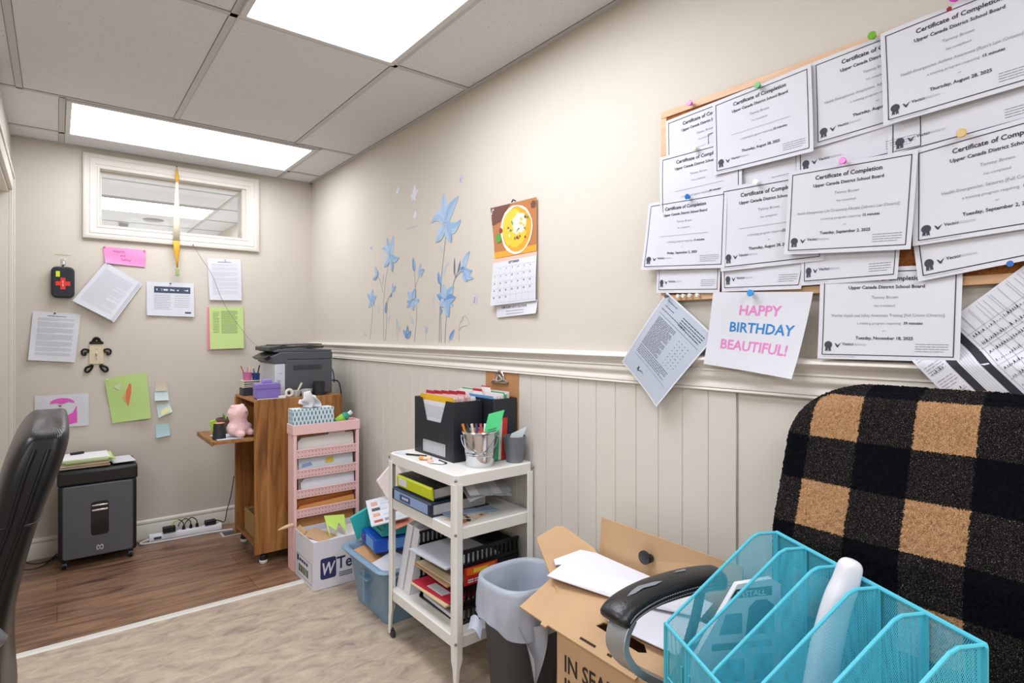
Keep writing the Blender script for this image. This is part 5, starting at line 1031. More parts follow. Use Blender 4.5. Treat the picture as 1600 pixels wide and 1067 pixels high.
# ---- clipboard
t = thing('clipboard', 'brown clipboard with a metal clip standing against the wall behind the file boxes', 'clipboard', (1.435, 2.012, 1.0), (0, .0, 0))
MB().box((.009, -.20, -.2), (.0125, .02, .115)).build('board', mat('#b58456', .7, var=.06, vscale=200), t, bevel=.003) if False else None
mb = MB(); mb.prism([(a-.105, b-.045) for a, b in rrect(.112, .158, .012)], lambda a, b, s: (.0195+s-(b*.0), a, b), -.004, .0); mb.build('board', mat('#b58456', .7, var=.06, vscale=200), t)
mb = MB(); mb.tube(bez([(.010, -.155, .070), (.006, -.13, .082), (.004, -.10, .074), (.006, -.07, .076), (.010, -.045, .066)], 5), .005, 8); mb.box((.008, -.15, .066), (.0155, -.05, .074)); mb.tube(bez([(.010, -.13, .078), (.006, -.125, .105), (.004, -.105, .115), (.006, -.085, .105), (.010, -.08, .078)], 6), .004, 8); mb.tube(bez([(.006, -.12, .085), (.002, -.10, .10), (.006, -.085, .088)], 4), .0035, 8); mb.build('clip', CHROME, t)
# ---- bucket and pot
bk = thing('metal_bucket', 'shiny small galvanized bucket of pens on the near edge of the white cart', 'bucket', (1.253, 1.782, ZC))
mb = MB(); mb.lathe([(0, .006), (.050, .006), (.0515, 0), (.053, .004), (.0565, .040), (.0580, .042), (.0575, .045), (.0590, .049), (.0582, .053), (.0598, .058), (.0660, .122), (.0695, .124), (.071, .128), (.0695, .132), (.066, .131), (.0645, .126), (.056, .045), (.050, .010), (0, .010)], n=48); mb.build('bucket_body', mat('#d3d5d9', .16, 1, bump=.06, bscale=30), bk, smooth=30)
mb = MB(); P = []
for i in range(17):
    a = math.pi*i/16; P.append((-.068*math.cos(a)*.62-.01, -.068*math.cos(a)*.78*-1*-1 if False else .068*math.cos(a)*.78, .10-.070*math.sin(a)))
c0 = Vector((-.60, -.80, 0)); c1 = Vector((.80, -.60, 0)); P = []
for i in range(19):
    a = math.pi*i/18; P.append(tuple(Vector((0, 0, .108))+c1*(-.069*math.cos(a))+c0*(.012+.060*math.sin(a))*1.0+Vector((0, 0, -.062*math.sin(a)**1.3))))
hm = MB(); hm.tube(P, .0018, 8); hm.build('handle', STEEL, bk)
for s in (-1, 1):
    hm = MB(); q = Vector((0, 0, .108))+c1*(s*.068); hm.tube([q-c1*s*.002, q+c1*s*.004], .006, 10); hm.build('handle_ear', STEEL, bk)
B0 = (1.253, 1.782, ZC+.012)
def inb(nm, lb, a0, a1, r, c, ct=None):
    mb = MB(); mb.tube([Vector(B0)+Vector(a0), Vector(B0)+Vector(a1)], r, 8); tag(mb.build(nm, mat(c, .4)), lb, ct or nm.replace('_', ' '))
rn = random.Random(6)
for i, (c, lb) in enumerate((('#c77b2a', 'orange marker in the left of the shiny bucket'), ('#2c2f36', 'black marker beside the orange one in the bucket'), ('#d8c9b8', 'cream marker in the left of the bucket'), ('#4a3a5e', 'dark purple marker in the bucket'), ('#b04a4a', 'red-brown marker in the bucket'), ('#e7e2e6', 'white marker nearest the middle of the bucket'))):
    inb('marker_pen', lb, (-.02+.006*i, .012-.006*i, .0), (-.045+.014*i, .050-.010*i, .142), .0055, c)
t = thing('tag_card', 'bright green printed card sticking out of the shiny bucket', 'card', (1.288, 1.762, ZC+.012))
mb = MB(); ax = Vector((.024, -.018, .008)); up_ = Vector((.020, -.012, .092)); mb.obox((0, 0, .095), ax, ax.cross(up_).normalized()*.0006, up_); mb.build('card_body', mat('#57d98c', .6), t)
mb = MB()
for i in range(5):
    q = Vector((0, 0, .095))+up_*(.30-.1*i)-Vector((.55, .80, .0))*.0022; mb.obox(q, ax*.55, Vector((.0001, .0001, 0)), up_*.022)
mb.build('card_print', mat('#3f9467', .7), t)
mb = MB(); mb.obox((1.250, 1.80, ZC+.118), (.035, -.01, .006), (.008, .02, .0), (0, 0, .0015)); tag(mb.build('note_card', mat('#e2674c', .6)), 'orange-red card lying across the top of the shiny bucket', 'card')
cup('matte grey metal pot holding a white card, at the wall corner of the white cart', (1.393, 1.747, ZC), .032, .045, .10, mat('#80868d', .5, .6), name='metal_pot', cat='pot')
mb = MB(); mb.obox((1.40, 1.744, ZC+.095), (.028, -.012, .012), (.0004, .0008, 0), (.010, -.004, .026)); tag(mb.build('note_card', mat('#dbe4e8', .6)), 'white card leaning in the matte grey pot', 'card')
# folders standing between the bucket and the right box
for i, (c, lb, x, z) in enumerate((('#2f8a5a', 'dark green folder standing between the bucket and the right file box', 1.338, .155), ('#3aa56c', 'green folder beside the dark green one behind the bucket', 1.345, .15), ('#dcd7d2', 'white leaflet standing right of the green folders behind the bucket', 1.365, .155), ('#c3382e', 'red leaflet standing behind the grey pot', 1.380, .162))):
    mb = MB(); mb.obox((x, 1.796, ZC+.003+z/2), (.011 if i < 3 else .013, .001, 0), (0, .0012, 0), (.004, 0, z/2)); tag(mb.build('leaflet', mat(c, .6), bevel=.0008), lb, 'leaflet')
# pens and bits on the cart top
for p, q, r, c, lb in (((1.12, 2.115, ZC+.004), (1.165, 2.03, ZC+.004), .0035, '#1f2026', 'black pen lying in front of the left file box'), ((1.165, 1.93, ZC+.004), (1.16, 1.87, ZC+.004), .0035, '#22242a', 'second black pen at the near corner of the left file box')):
    mb = MB(); mb.tube([p, q], r, 8); tag(mb.build('pen', mat(c, .4)), lb, 'pen')
mb = MB(); mb.cyl((1.118, 2.00, ZC+.008), (1.128, 1.985, ZC+.008), .008, n=14, m=0); mb.cyl((1.128, 1.985, ZC+.008), (1.146, 1.958, ZC+.008), .007, n=14, m=1); tag(mb.build('lip_balm', [mat('#dd9a4a', .4), mat('#e6c7a6', .4)]), 'small orange tube lying on the white cart in front of the file box', 'tube')
mb = MB(); mb.lathe([(0, 0), (.012, 0), (.013, .006), (.008, .01), (0, .01)], (1.128, 1.935, ZC), 18); tag(mb.build('eraser', mat('#e3b9a8', .6)), 'pale pink eraser near the edge of the white cart top', 'eraser')
for i, (x, y, a, c, lb) in enumerate(((1.125, 2.16, .3, '#c9d3df', 'pale blue slip lying at the far corner of the white cart top'), (1.15, 2.13, -.2, '#e4dcd6', 'cream slip overlapping the blue one on the white cart top'), (1.145, 1.905, .5, '#d8dee0', 'pale slip near the orange tube on the white cart top'))):
    mb = MB(); mb.obox((x, y, ZC+.0008+.0012*i), (.02*math.cos(a), .02*math.sin(a), 0), (-.03*math.sin(a), .03*math.cos(a), 0), (0, 0, .0005)); tag(mb.build('paper_slip', mat(c, .7)), lb, 'paper slip')
# ---- middle shelf
ZM = .5875
def binder(label, x0, y0, y1, z0, w, h, ca, cspine, rot=(0, 0, 0), extra=None):
    t = thing('ring_binder', label, 'binder', (x0, (y0+y1)/2, z0), rot); l = (y1-y0)/2
    mb = MB(); mb.box((.006, -l, 0), (w, l, .003)); mb.box((.006, -l, h-.003), (w, l, h)); mb.build('cover', mat(ca, .45), t, bevel=.001)
    mb = MB(); mb.prism([(0, .006), (.006, 0), (.010, 0), (.010, h), (.006, h), (0, h-.006)], lambda a, b, s: (a, s, b), -l, l); sp = mb.build('spine', mat(cspine, .45), t)
    mb = MB(); mb.box((.02, -l+.012, .0035), (w-.012, l-.012, h-.012)); mb.build('page_block', mat('#d6d7da', .85), t)
    for yy in (-.08, .0, .08):
        mb = MB(); mb.tube([(.022+.014*math.cos(a), yy, h/2+.014*math.sin(a)) for a in [math.pi*2*k/12 for k in range(13)]], .0016, 6, caps=False); mb.build('ring', CHROME, t)
    return t, sp, l, h
t, sp, l, h = binder('dark blue ring binder with a light blue spine label, under the lime binder', 1.086, 1.862, 2.172, ZM, .27, .052, '#1f2f4a', '#1c2738')
mb = MB(); mb.box((-.0012, -l+.02, .008), (.0004, l-.02, h-.008)); mb.build('spine_label', mat('#8aa3cc', .5), sp)
mb = MB(); mb.box((-.0022, .0, .014), (-.001, .085, h-.014)); [mb.box((-.0027, .015+.018*i, h/2-.004), (-.0022, .028+.018*i, h/2+.005), 1) for i in range(3)]; mb.build('spine_print', [mat('#3d4f80', .6), PAPER], sp, fix=False)
t, sp, l, h = binder('lime green ring binder lying tilted on the dark blue binder', 1.100, 1.878, 2.158, ZM+.0545, .26, .05, '#1d1f22', '#c6d024', (0, -.05, 0))
mb = MB(); mb.box((-.0012, .055, .012), (.0004, .12, .040)); mb.build('spine_label', PAPER, sp)
# papers fanned out of the lime binder
t = thing('document_sheaf', 'grey sheaf of plastic-sleeved papers fanning out of the lime binder toward the wall', 'papers', (1.28, 1.98, ZM+.122))
for i in range(4):
    mb = MB(); s = i*.008
    mb.grid(lambda u, v: (-.10+.22*u, -.24+.36*v+.03*u, .012+s*.8-.085*max(0, (.30-v))**1.2*3.2+.012*math.sin(u*3+i)-.02*u*u), 8, 8, uv=False); mb.build('sheet', [mat('#c3c4c8', .5), mat('#aeb0b6', .5), mat('#d3d4d7', .5), mat('#9fa1a8', .5)][i], t, fix=False, smooth=60)
mb = MB(); mb.prism([(0, 0), (.10, 0), (.11, .035), (.085, .055), (.02, .052)], lambda a, b, s: (1.36+s, 2.19-a, ZM+.10+b), 0, .006); tag(mb.build('folder_tab', mat('#cc2347', .5), bevel=.001), 'crimson folder edge standing behind the lime binder', 'folder')
t = thing('photo_flyer', 'photo flyer lying near the front edge of the middle shelf', 'flyer', (1.20, 1.79, ZM), (0, 0, .35))
mb = MB(); mb.box((-.075, -.05, .0002), (.075, .05, .0022)); mb.build('page', mat('#d9c6b0', .5), t)
mb = MB(); rn = random.Random(9)
for i in range(14):
    x = rn.uniform(-.07, .05); y = rn.uniform(-.045, .03); mb.box((x, y, .0023+.00006*i), (x+rn.uniform(.01, .03), y+rn.uniform(.008, .02), .0026+.00006*i), i % 4)
mb.build('picture', [mat('#3b3536', .5), mat('#a8653f', .5), mat('#6d7078', .5), mat('#e2d6cc', .5)], t)
slabo('magazine', 'blue-grey magazine under the binders sticking out over the middle shelf', 'magazine', (1.24, 1.832, ZM+.004), (.10, -.03, 0), (.0, .028, 0), (0, 0, .0025), '#8ba3b8')
# ---- bottom shelf
ZB = .2055
t = thing('letter_tray', 'black stacked letter trays with slotted sides on the bottom shelf of the white cart', 'tray', (1.152, 1.765, ZB))
TW, TD = .275, .30
for k in range(4):
    z = .068*k; mb = MB(); mb.box((0, 0, z), (TW, TD, z+.004)); mb.box((TW-.004, .004, z+.004), (TW, TD-.004, z+.05))
    for y in (0, TD-.004):
        mb.box((0, y, z+.004), (TW, y+.004, z+.014)); mb.box((0, y, z+.052), (TW, y+.004, z+.062))
        for i in range(13): mb.box((.004+.0205*i, y, z+.014), (.014+.0205*i, y+.004, z+.052))
        if y == 0: mb.box((.002, y-.003, z+.060), (TW, y+.006, z+.066))
    mb.build('tray_tier', mat('#141416', .35), t)
for i, (z, c, lb, nm, out, w_) in enumerate(((.0055, '#d9dbe2', 'white papers in the lowest letter tray', 'paper_stack', .0, .012), (.0735, '#e0c9a0', 'manila folder jutting out of the second letter tray', 'file_folder', .055, .006), (.082, '#c5203c', 'red folder with a white label in the second letter tray', 'file_folder', .045, .004), (.1415, '#b99a76', 'brown folder jutting out of the third letter tray', 'file_folder', .04, .006), (.150, '#d8c3a0', 'tan folder with a tab in the third letter tray', 'file_folder', .03, .005), (.2105, '#c9ccd6', 'pale grey papers hanging out of the top letter tray', 'paper_stack', .06, .006))):
    mb = MB(); a = .04*(i % 3-1); ca, sa = math.cos(a), math.sin(a); mb.obox((1.152+.13-out, 1.915, ZB+z+w_/2), (.125*ca, .125*sa, 0), (-.13*sa, .13*ca, 0), (0, 0, w_/2))
    if c == '#c5203c': mb.obox((1.152+.13-out-.09, 1.905, ZB+z+w_+.0006), (.02, .0, 0), (.0, .055, 0), (0, 0, .0005), 1)
    tag(mb.build(nm, [mat(c, .75), PAPER]), lb, 'folder' if nm == 'file_folder' else 'papers')
t = thing('product_package', 'red and orange package in the third letter tray, seen through the near side', 'package', (1.155, 1.7585, ZB+.150)); mb = MB(); mb.box((.01, -.0045, -.006), (.16, -.0005, .058)); mb.build('package_body', mat('#b8261f', .4), t)
mb = MB(); mb.prism([(.02, .03), (.10, .026), (.15, .04), (.15, .055), (.02, .055)], lambda a, b, s: (a, -.0048-s, b), 0, .0004, 0); mb.prism([(.05, .034), (.10, .034), (.12, .048), (.05, .05)], lambda a, b, s: (a, -.0055-s, b), 0, .0003, 1)
[mb.box((.025+.03*i, -.0057, .010-.008*j), (.050+.03*i, -.0047, .014-.008*j), 2) for i in range(3) for j in range(2)]; mb.build('package_print', [mat('#d96a1e', .4), mat('#eec23a', .4), PAPER], t, fix=False)
for i, (y, lb) in enumerate(((2.185, 'white magazine file at the far end of the cart bottom shelf'), (2.125, 'white magazine file nearer the letter trays on the bottom shelf'))):
    t = thing('magazine_file', lb, 'magazine file', (1.125, y, ZB), group='magazine files')
    mb = MB(); th = .003; w_ = .024
    pr = [(0, 0), (.26, 0), (.26, .27), (.12, .27), (0, .13)]; pr = [(0, 0), (.26, 0), (.26, .25), (.02, .262), (.0, .255)]
    for s in (-w_, w_-th): mb.prism(pr, lambda a, b, q: (a+b*.20, s+q, b), 0, th)
    mb.prism([(0, 0), (.26, 0), (.26, .003), (0, .003)], lambda a, b, q: (a, q, b), -w_+th, w_-th); mb.prism([(0, 0), (.003, 0), (.003, .255), (0, .255)], lambda a, b, q: (a+b*.20, q, b), -w_+th, w_-th)
    mb.build('file_body', mat('#dcdde0', .5), t, bevel=.001)
    mb = MB(); mb.prism([(.012, .01), (.24, .01), (.24, .235), (.012, .235)], lambda a, b, q: (a+b*.20, q, b), -w_+.006, w_-.006); mb.build('papers', mat('#cfd0d6', .8), t)

# ================================================================ TRASH CAN
t = thing('trash_can', 'dark grey waste bin with a pale blue liner beside the cardboard box', 'trash can', (1.262, 1.535, 0))
def rbox(hx, hy, z, e=3.0, n=48, wob=0, ph=0, k=5):
    out = []
    for i in range(n):
        a = 2*math.pi*i/n; c, s = math.cos(a), math.sin(a); r = (abs(c)**e+abs(s)**e)**(-1/e); w_ = 1+wob*math.sin(k*a+ph)+wob*.6*math.sin((k*2+1)*a+ph*2)
        out.append((hx*r*c*w_, hy*r*s*w_, z))
    return out
mb = MB(); loft(mb, [rbox(.095, .085, .002), rbox(.10, .09, .006), rbox(.135, .12, .425), rbox(.132, .117, .425), rbox(.097, .087, .012)], 0, True, True); mb.build('bin_body', mat('#3c3d42', .5, bump=.05, bscale=150), t, smooth=50)
LN = mat('#b9c1cf', .32, alpha=.86, bump=.9, bscale=14, key='liner')
mb = MB(); zs = lambda r, a_, b_: [(x, y, z+a_*math.sin(6.2*i/72*2+b_)+a_*.35*math.sin(6.28*i/72*5+b_*2)) for i, (x, y, z) in enumerate(r)]
rings = [rbox(.07, .06, .07, wob=.05, ph=2, n=72), rbox(.085, .076, .16, wob=.05, ph=1, n=72), rbox(.100, .089, .27, wob=.04, ph=.4, n=72, k=11), rbox(.114, .101, .37, wob=.02, ph=.9, n=72, k=8), rbox(.126, .112, .43, wob=.006, n=72), rbox(.134, .120, .446, wob=.003, n=72), rbox(.1425, .1285, .442, wob=.003, n=72), rbox(.1455, .1315, .425, wob=.004, n=72), rbox(.149, .134, .385, wob=.018, ph=.5, n=72, k=13), zs(rbox(.152, .137, .345, wob=.026, ph=1.2, n=72, k=12), .008, 1), zs(rbox(.154, .139, .305, wob=.03, ph=1.6, n=72, k=6), .018, 2.2)]
loft(mb, rings, 0, True, False); mb.build('bin_liner', LN, t, fix=False, smooth=180)
mb = MB(); mb.grid(lambda u, v: (-.150-.045*u, (.03+.07*v-.05*u), .300+.02*math.sin(v*3)-.012*u), 6, 6, uv=False); mb.build('liner_corner', LN, t, fix=False, smooth=180)
mb = MB(); mb.grid(lambda u, v: (-.02-.10*u+.05*u*v-.02*v, -.150+.03*u*(1-v)-.012*math.sin(u*6+v*2), .34-.19*v*(.45+.55*math.sin(u*3.1))+.004*math.sin(u*9)), 14, 8, uv=False); mb.build('liner_tail', LN, t, fix=False, smooth=180)

# ================================================================ CARDBOARD BOX
t = thing('cardboard_box', 'open brown cardboard box with raised flaps against the wainscot, printed with black lettering', 'box', (1.055, .78, 0))
BW, BD, BH = .31, .36, .475; th = .004
mb = MB(); mb.box((0, 0, .003), (BW, BD, .007))
for a, b in (((0, 0), (BW, th)), ((0, BD-th), (BW, BD)), ((0, th), (th, BD-th)), ((BW-th, th), (BW, BD-th))): mb.box((a[0], a[1], .007), (b[0], b[1], BH))
mb.build('box_body', CARD, t, smooth=0)
mb = MB()
for i, s in enumerate(('IN SEARCH', 'INCREDIBLE')):
    V, F, w_ = text2d(s, True); k = .062; mb.add([(-.0008, BD-.030-(x+w_/2)*k*.82, BH-.075-.060*i+y*k) for x, y in V], F)
mb.build('box_lettering', mat('#2a241f', .8), t, fix=False)
def flap(name, V, holes=None):
    mb = MB(); mb.add(V, [tuple(range(len(V)))]); return mb.build(name, CARD, t, solid=.004, smooth=0, fix=False)
def loc(p): return (p[0]-1.055, p[1]-.78, p[2])
# front flap with a hand hole and edge notches
def FL(u, v):   # u: along -Y from the far end, v: inward from the outer edge
    a = Vector((1.030, 1.272, .492)); b = Vector((1.050, .80, .470)); c = Vector((.185, .045, .048))
    return loc(a+(b-a)*u+c*v)
mb = MB()
outer = [(0, .02), (.20, 0), (.205, -.05), (.245, -.05), (.25, 0), (.86, -.02), (.865, .05), (1.0, .06), (1.0, 1), (0.03, 1)]
hole = [(.50, .40), (.53, .52), (.60, .55), (.80, .53), (.84, .42), (.80, .36)]
mb.v = [FL(*p) for p in outer]+[FL(*p) for p in hole]
F = [(0, 1, 10, 11, 9), (1, 2, 3, 4, 5, 15, 10), (5, 6, 7, 14, 15), (7, 8, 13, 14), (8, 9, 11, 12, 13)]
mb.f = F; mb.m = [0]*5; ff = mb.build('front_flap', CARD, t, solid=.004, smooth=0, fix=False)
mb = MB()
for u0, u1 in ((.47, .58), (.66, .69)): mb.add([Vector(FL(u0, .07))+Vector((0, 0, .003)), Vector(FL(u1, .07))+Vector((0, 0, .003)), Vector(FL(u1, .11))+Vector((0, 0, .003)), Vector(FL(u0, .11))+Vector((0, 0, .003))], [(0, 1, 2, 3)])
mb.build('slot', mat('#3a2a1d', .9), ff, fix=False)
flap('back_flap', [loc(p) for p in ((1.362, .79, .478), (1.362, 1.24, .478), (1.375, 1.285, .55), (1.378, 1.277, .680), (1.378, .79, .673))])
flap('side_flap', [loc(p) for p in ((1.10, 1.142, .480), (1.34, 1.142, .480), (1.365, 1.30, .575), (1.345, 1.42, .618), (1.325, 1.435, .620), (1.235, 1.43, .603), (1.225, 1.42, .598))])
# round black knob on the back flap
t = thing('round_knob', 'round black plastic knob on the back flap of the cardboard box', 'knob', (1.368, 1.075, .612))
mb = MB(); mb.tube([(0, 0, 0), (-.012, 0, 0)], .012, 20); mb.build('stem', BLACKM, t)
mb = MB(); mb.tube([(-.010, .012, .001), (-.0165, .012, .001), (-.018, .012, .001)], [.020, .020, .017], 24); mb.tube([(-.0175, .012, .001), (-.019, .012, .001)], [.010, .008], 16); mb.build('disc', mat('#26282b', .35), t)
# white cardboard sheets resting on the flaps
def wsheet(label, P, h=.0025):
    mb = MB(); n = len(P); V = [Vector(p) for p in P]; mb.add(V+[v+Vector((0, 0, h)) for v in V], [tuple(range(n-1, -1, -1)), tuple(range(n, 2*n))]+[(i, (i+1) % n, n+(i+1) % n, n+i) for i in range(n)]); return tag(mb.build('white_card', mat('#dfe0ea', .7), smooth=0), label, 'cardboard')
wsheet('large white die-cut card lying across the open cardboard box, far end by the bin', [(1.14, 1.275, .552), (1.155, 1.235, .548), (1.22, 1.05, .535), (1.30, .86, .54), (1.352, .86, .560), (1.350, 1.15, .566), (1.345, 1.27, .572), (1.32, 1.315, .575), (1.215, 1.328, .565), (1.195, 1.30, .562), (1.215, 1.29, .562)])
wsheet('second white card, lower, tucked under the large one toward the chair arm', [(1.15, 1.06, .528), (1.13, 1.04, .524), (1.12, .985, .520), (1.14, .82, .515), (1.30, .82, .527), (1.30, 1.04, .531)])
# ================================================================ OFFICE CHAIRS
def rblock(mb, x0, x1, y0, y1, z0, z1, r, m=0, crown=0, n=14):
    # soft cushion: superellipse rings in plan, crowned top
    cx, cy = (x0+x1)/2, (y0+y1)/2; hx, hy = (x1-x0)/2, (y1-y0)/2; R = []
    h = z1-z0
    for f, z in ((.90, z0), (.97, z0+h*.15), (1, z0+h*.4), (1, z0+h*.6), (.97, z0+h*.82), (.90, z0+h*.95), (.75, z1), (.4, z1+crown), (.05, z1+crown*1.2)):
        R.append([(cx+p[0], cy+p[1], p[2]) for p in rbox(hx*f, hy*f, z, 4.5, 48)])
    loft(mb, R, m, True, True)
def ellipse_sweep(mb, P, W, H, n=18, m=0):
    P = [Vector(p) for p in P]; V = []
    for i, p in enumerate(P):
        d = (P[min(i+1, len(P)-1)]-P[max(i-1, 0)]).normalized(); s = d.cross(Vector((0, 0, 1))); s = s.normalized() if s.length > .05 else Vector((0, 1, 0)); u = s.cross(d)
        for k in range(n):
            a = 2*math.pi*k/n; c, q = math.cos(a), math.sin(a); e = 2.6; r = (abs(c)**e+abs(q)**e)**(-1/e); V.append(p+s*W[i]*r*c+u*H[i]*r*q)
    L_ = len(P); F = [(i*n+k, i*n+(k+1) % n, (i+1)*n+(k+1) % n, (i+1)*n+k) for i in range(L_-1) for k in range(n)]+[tuple(range(n-1, -1, -1)), tuple(range((L_-1)*n, L_*n))]
    mb.add(V, F, m)
def chair_base(t, x, y, seat_z):
    mb = MB(); mb.cyl((x, y, .10), (x, y, .30), .028, n=20); mb.cyl((x, y, .28), (x, y, seat_z), .018, n=16); mb.build('column', BLACKM, t)
    for k in range(5):
        a = 2*math.pi*k/5+.3; d = Vector((math.cos(a), math.sin(a), 0)); q = Vector((-d.y, d.x, 0)); c = Vector((x, y, 0)); mb = MB()
        V = []
        for s, w, z0, z1 in ((.02, .03, .085, .125), (.27, .018, .068, .088)):
            for e, z in ((-1, z0), (1, z0), (1, z1), (-1, z1)): V.append(c+d*s+q*w*e+Vector((0, 0, z)))
        mb.add(V, [(0, 1, 2, 3), (7, 6, 5, 4), (0, 4, 5, 1), (1, 5, 6, 2), (2, 6, 7, 3), (3, 7, 4, 0)]); lg = mb.build('base_leg', BLACKM, t, bevel=.005)
        mb = MB(); p = c+d*.262
        for s in (-1, 1): mb.tube([p+q*s*.008+Vector((0, 0, .03)), p+q*s*.022+Vector((0, 0, .03))], .0295, 18)
        mb.tube([p+Vector((0, 0, .03)), p+Vector((0, 0, .072))], .006, 8); mb.build('caster', mat('#1c1c1e', .5), lg)

# ---- right-hand chair, backed up to the wall
t = thing('office_chair', 'black padded office chair by the cork board wall, its back covered by the plaid blanket', 'office chair', (.96, .42, 0))
o_ = Vector((.96, .42, 0))
def lc(*p): return tuple(Vector(p)-o_)
mb = MB(); rblock(mb, .68-.96, 1.20-.96, .16-.42, .69-.42, .44, .530, .05, crown=.010); mb.build('seat', LEATHER, t, smooth=180)
def bx(z): return 1.215+max(0, z-.85)*.367-.02*max(0, .85-z)
def btop(y): return 1.138-.078*(max(0, abs(y-.385)-.10)/.16)**2.3
mb = MB()
def backf(u, v, front):
    y = .155+.46*u; zt = btop(y)-.012; z = .50+(zt-.50)*v; e = abs(2*u-1)**6*.02
    r = .035*max(0, (v-.92)/.08)**2
    return lc(bx(z)+.016+e+r, y, z) if front else lc(bx(z)+.088-e-r*.8, y, z)
mb.grid(lambda u, v: backf(u, v, True), 24, 30, uv=False); mb.grid(lambda u, v: backf(1-u, v, False), 24, 30, uv=False)
N1 = 25; off = 25*31
F = []
for i in range(24): F.append((30*N1+i, 30*N1+i+1, off+30*N1+23-i, off+30*N1+24-i)); F.append((i+1, i, off+24-i, off+23-i))
for j in range(30): F.append((j*N1, (j+1)*N1, off+(j+1)*N1+24, off+j*N1+24)); F.append(((j+1)*N1+24, j*N1+24, off+j*N1, off+(j+1)*N1))
for f in F: mb.f.append(f); mb.m.append(0)
mb.build('backrest', LEATHER, t, smooth=180)
mb = MB(); mb.tube([lc(1.02, .385, .455), lc(1.22, .385, .44), lc(1.31, .385, .52), lc(1.33, .385, .62)], .022, 10); mb.build('back_bracket', BLACKM, t)
chair_base(t, 0, 0, .44)
SILV = mat('#a7a9a9', .35, .7)
for sgn in (1, -1):
    def my(y): return y if sgn > 0 else .85-y
    P = bez([(.946, .842, .646), (.956, .842, .656), (.976, .843, .665), (1.015, .842, .673), (1.07, .835, .680), (1.14, .82, .684), (1.21, .802, .684), (1.26, .785, .680)], 5)
    n_ = len(P); Wd = [.030 if i == 0 else min(.040, .034+.002*i) for i in range(n_)]; Hh = [.014 if i == 0 else min(.024, .016+.0022*i) for i in range(n_)]; Wd[-1] = .03; Hh[-1] = .018
    fr = MB(); V = []
    path = bez([(.975, .836, .650), (.948, .83, .628), (.938, .822, .598), (.958, .806, .562), (1.0, .785, .532), (1.06, .755, .490), (1.06, .69, .462), (1.04, .64, .452)], 5)
    for i, p in enumerate(path):
        d = (path[min(i+1, len(path)-1)]-path[max(i-1, 0)]).normalized(); s = Vector((.1, 1, 0)); s = (s-d*s.dot(d)).normalized() if abs(d.y) < .8 else Vector((1, 0, 0)); nn = d.cross(s)
        for a, b in ((-.028, -.008), (.028, -.008), (.028, .008), (-.028, .008)): q = p+s*a+nn*b; V.append(lc(q.x, my(q.y), q.z))
    L_ = len(path); F = [(i*4+k, i*4+(k+1) % 4, (i+1)*4+(k+1) % 4, (i+1)*4+k) for i in range(L_-1) for k in range(4)]+[(3, 2, 1, 0), tuple(range(4*L_-4, 4*L_))]
    fr.add(V, F); arm = fr.build('arm_frame', SILV, t, bevel=.004, smooth=60)
    # rear strut of the loop
    mb = MB(); mb.tube(bez([lc(1.20, my(.795), .662), lc(1.17, my(.79), .61), lc(1.11, my(.775), .55), lc(1.06, my(.755), .492)], 5), .011, 10); mb.build('arm_strut', BLACKM, arm)
    mb = MB(); ellipse_sweep(mb, [lc(p.x, my(p.y), p.z) for p in P], Wd, Hh, 22); pad = mb.build('arm_pad', LEATHER, t, smooth=180, bevel=0)
    STI = mat('#8f9096', .6)
    for dz, k in ((.003, 1.015), (-.006, 1.012)):
        mb = MB()
        for i in range(4, n_-2):
            p = P[i]; q = P[i+1]; s = -1 if sgn > 0 else 1
            for f0, f1 in ((.0, .32), (.5, .82)):
                a = p.lerp(q, f0); b = p.lerp(q, f1); w = Wd[i]*k
                mb.tube([lc(a.x-.0, my(a.y)-sgn*w, a.z+dz), lc(b.x, my(b.y)-sgn*w, b.z+dz)], .0014, 5)
        mb.build('stitching', STI, pad)
    if sgn > 0:
        for pts in ([(.985, -.004), (1.005, -.012), (1.03, -.010), (1.06, -.018), (1.085, -.014), (1.07, -.006), (1.03, .004), (1.01, .002)], [(1.14, .006), (1.17, .002), (1.175, .010), (1.15, .012)]):
            V = []; mb = MB()
            for x, dy in pts:
                i = min(range(n_), key=lambda k: abs(P[k].x-x)); pz = P[i]; V.append(lc(x, pz.y+dy, pz.z+Hh[i]*1.03+.0006))
            mb.add(V, [tuple(range(len(V)))])
            mb.build('worn_patch', mat('#7f8287', .9), pad, smooth=0)
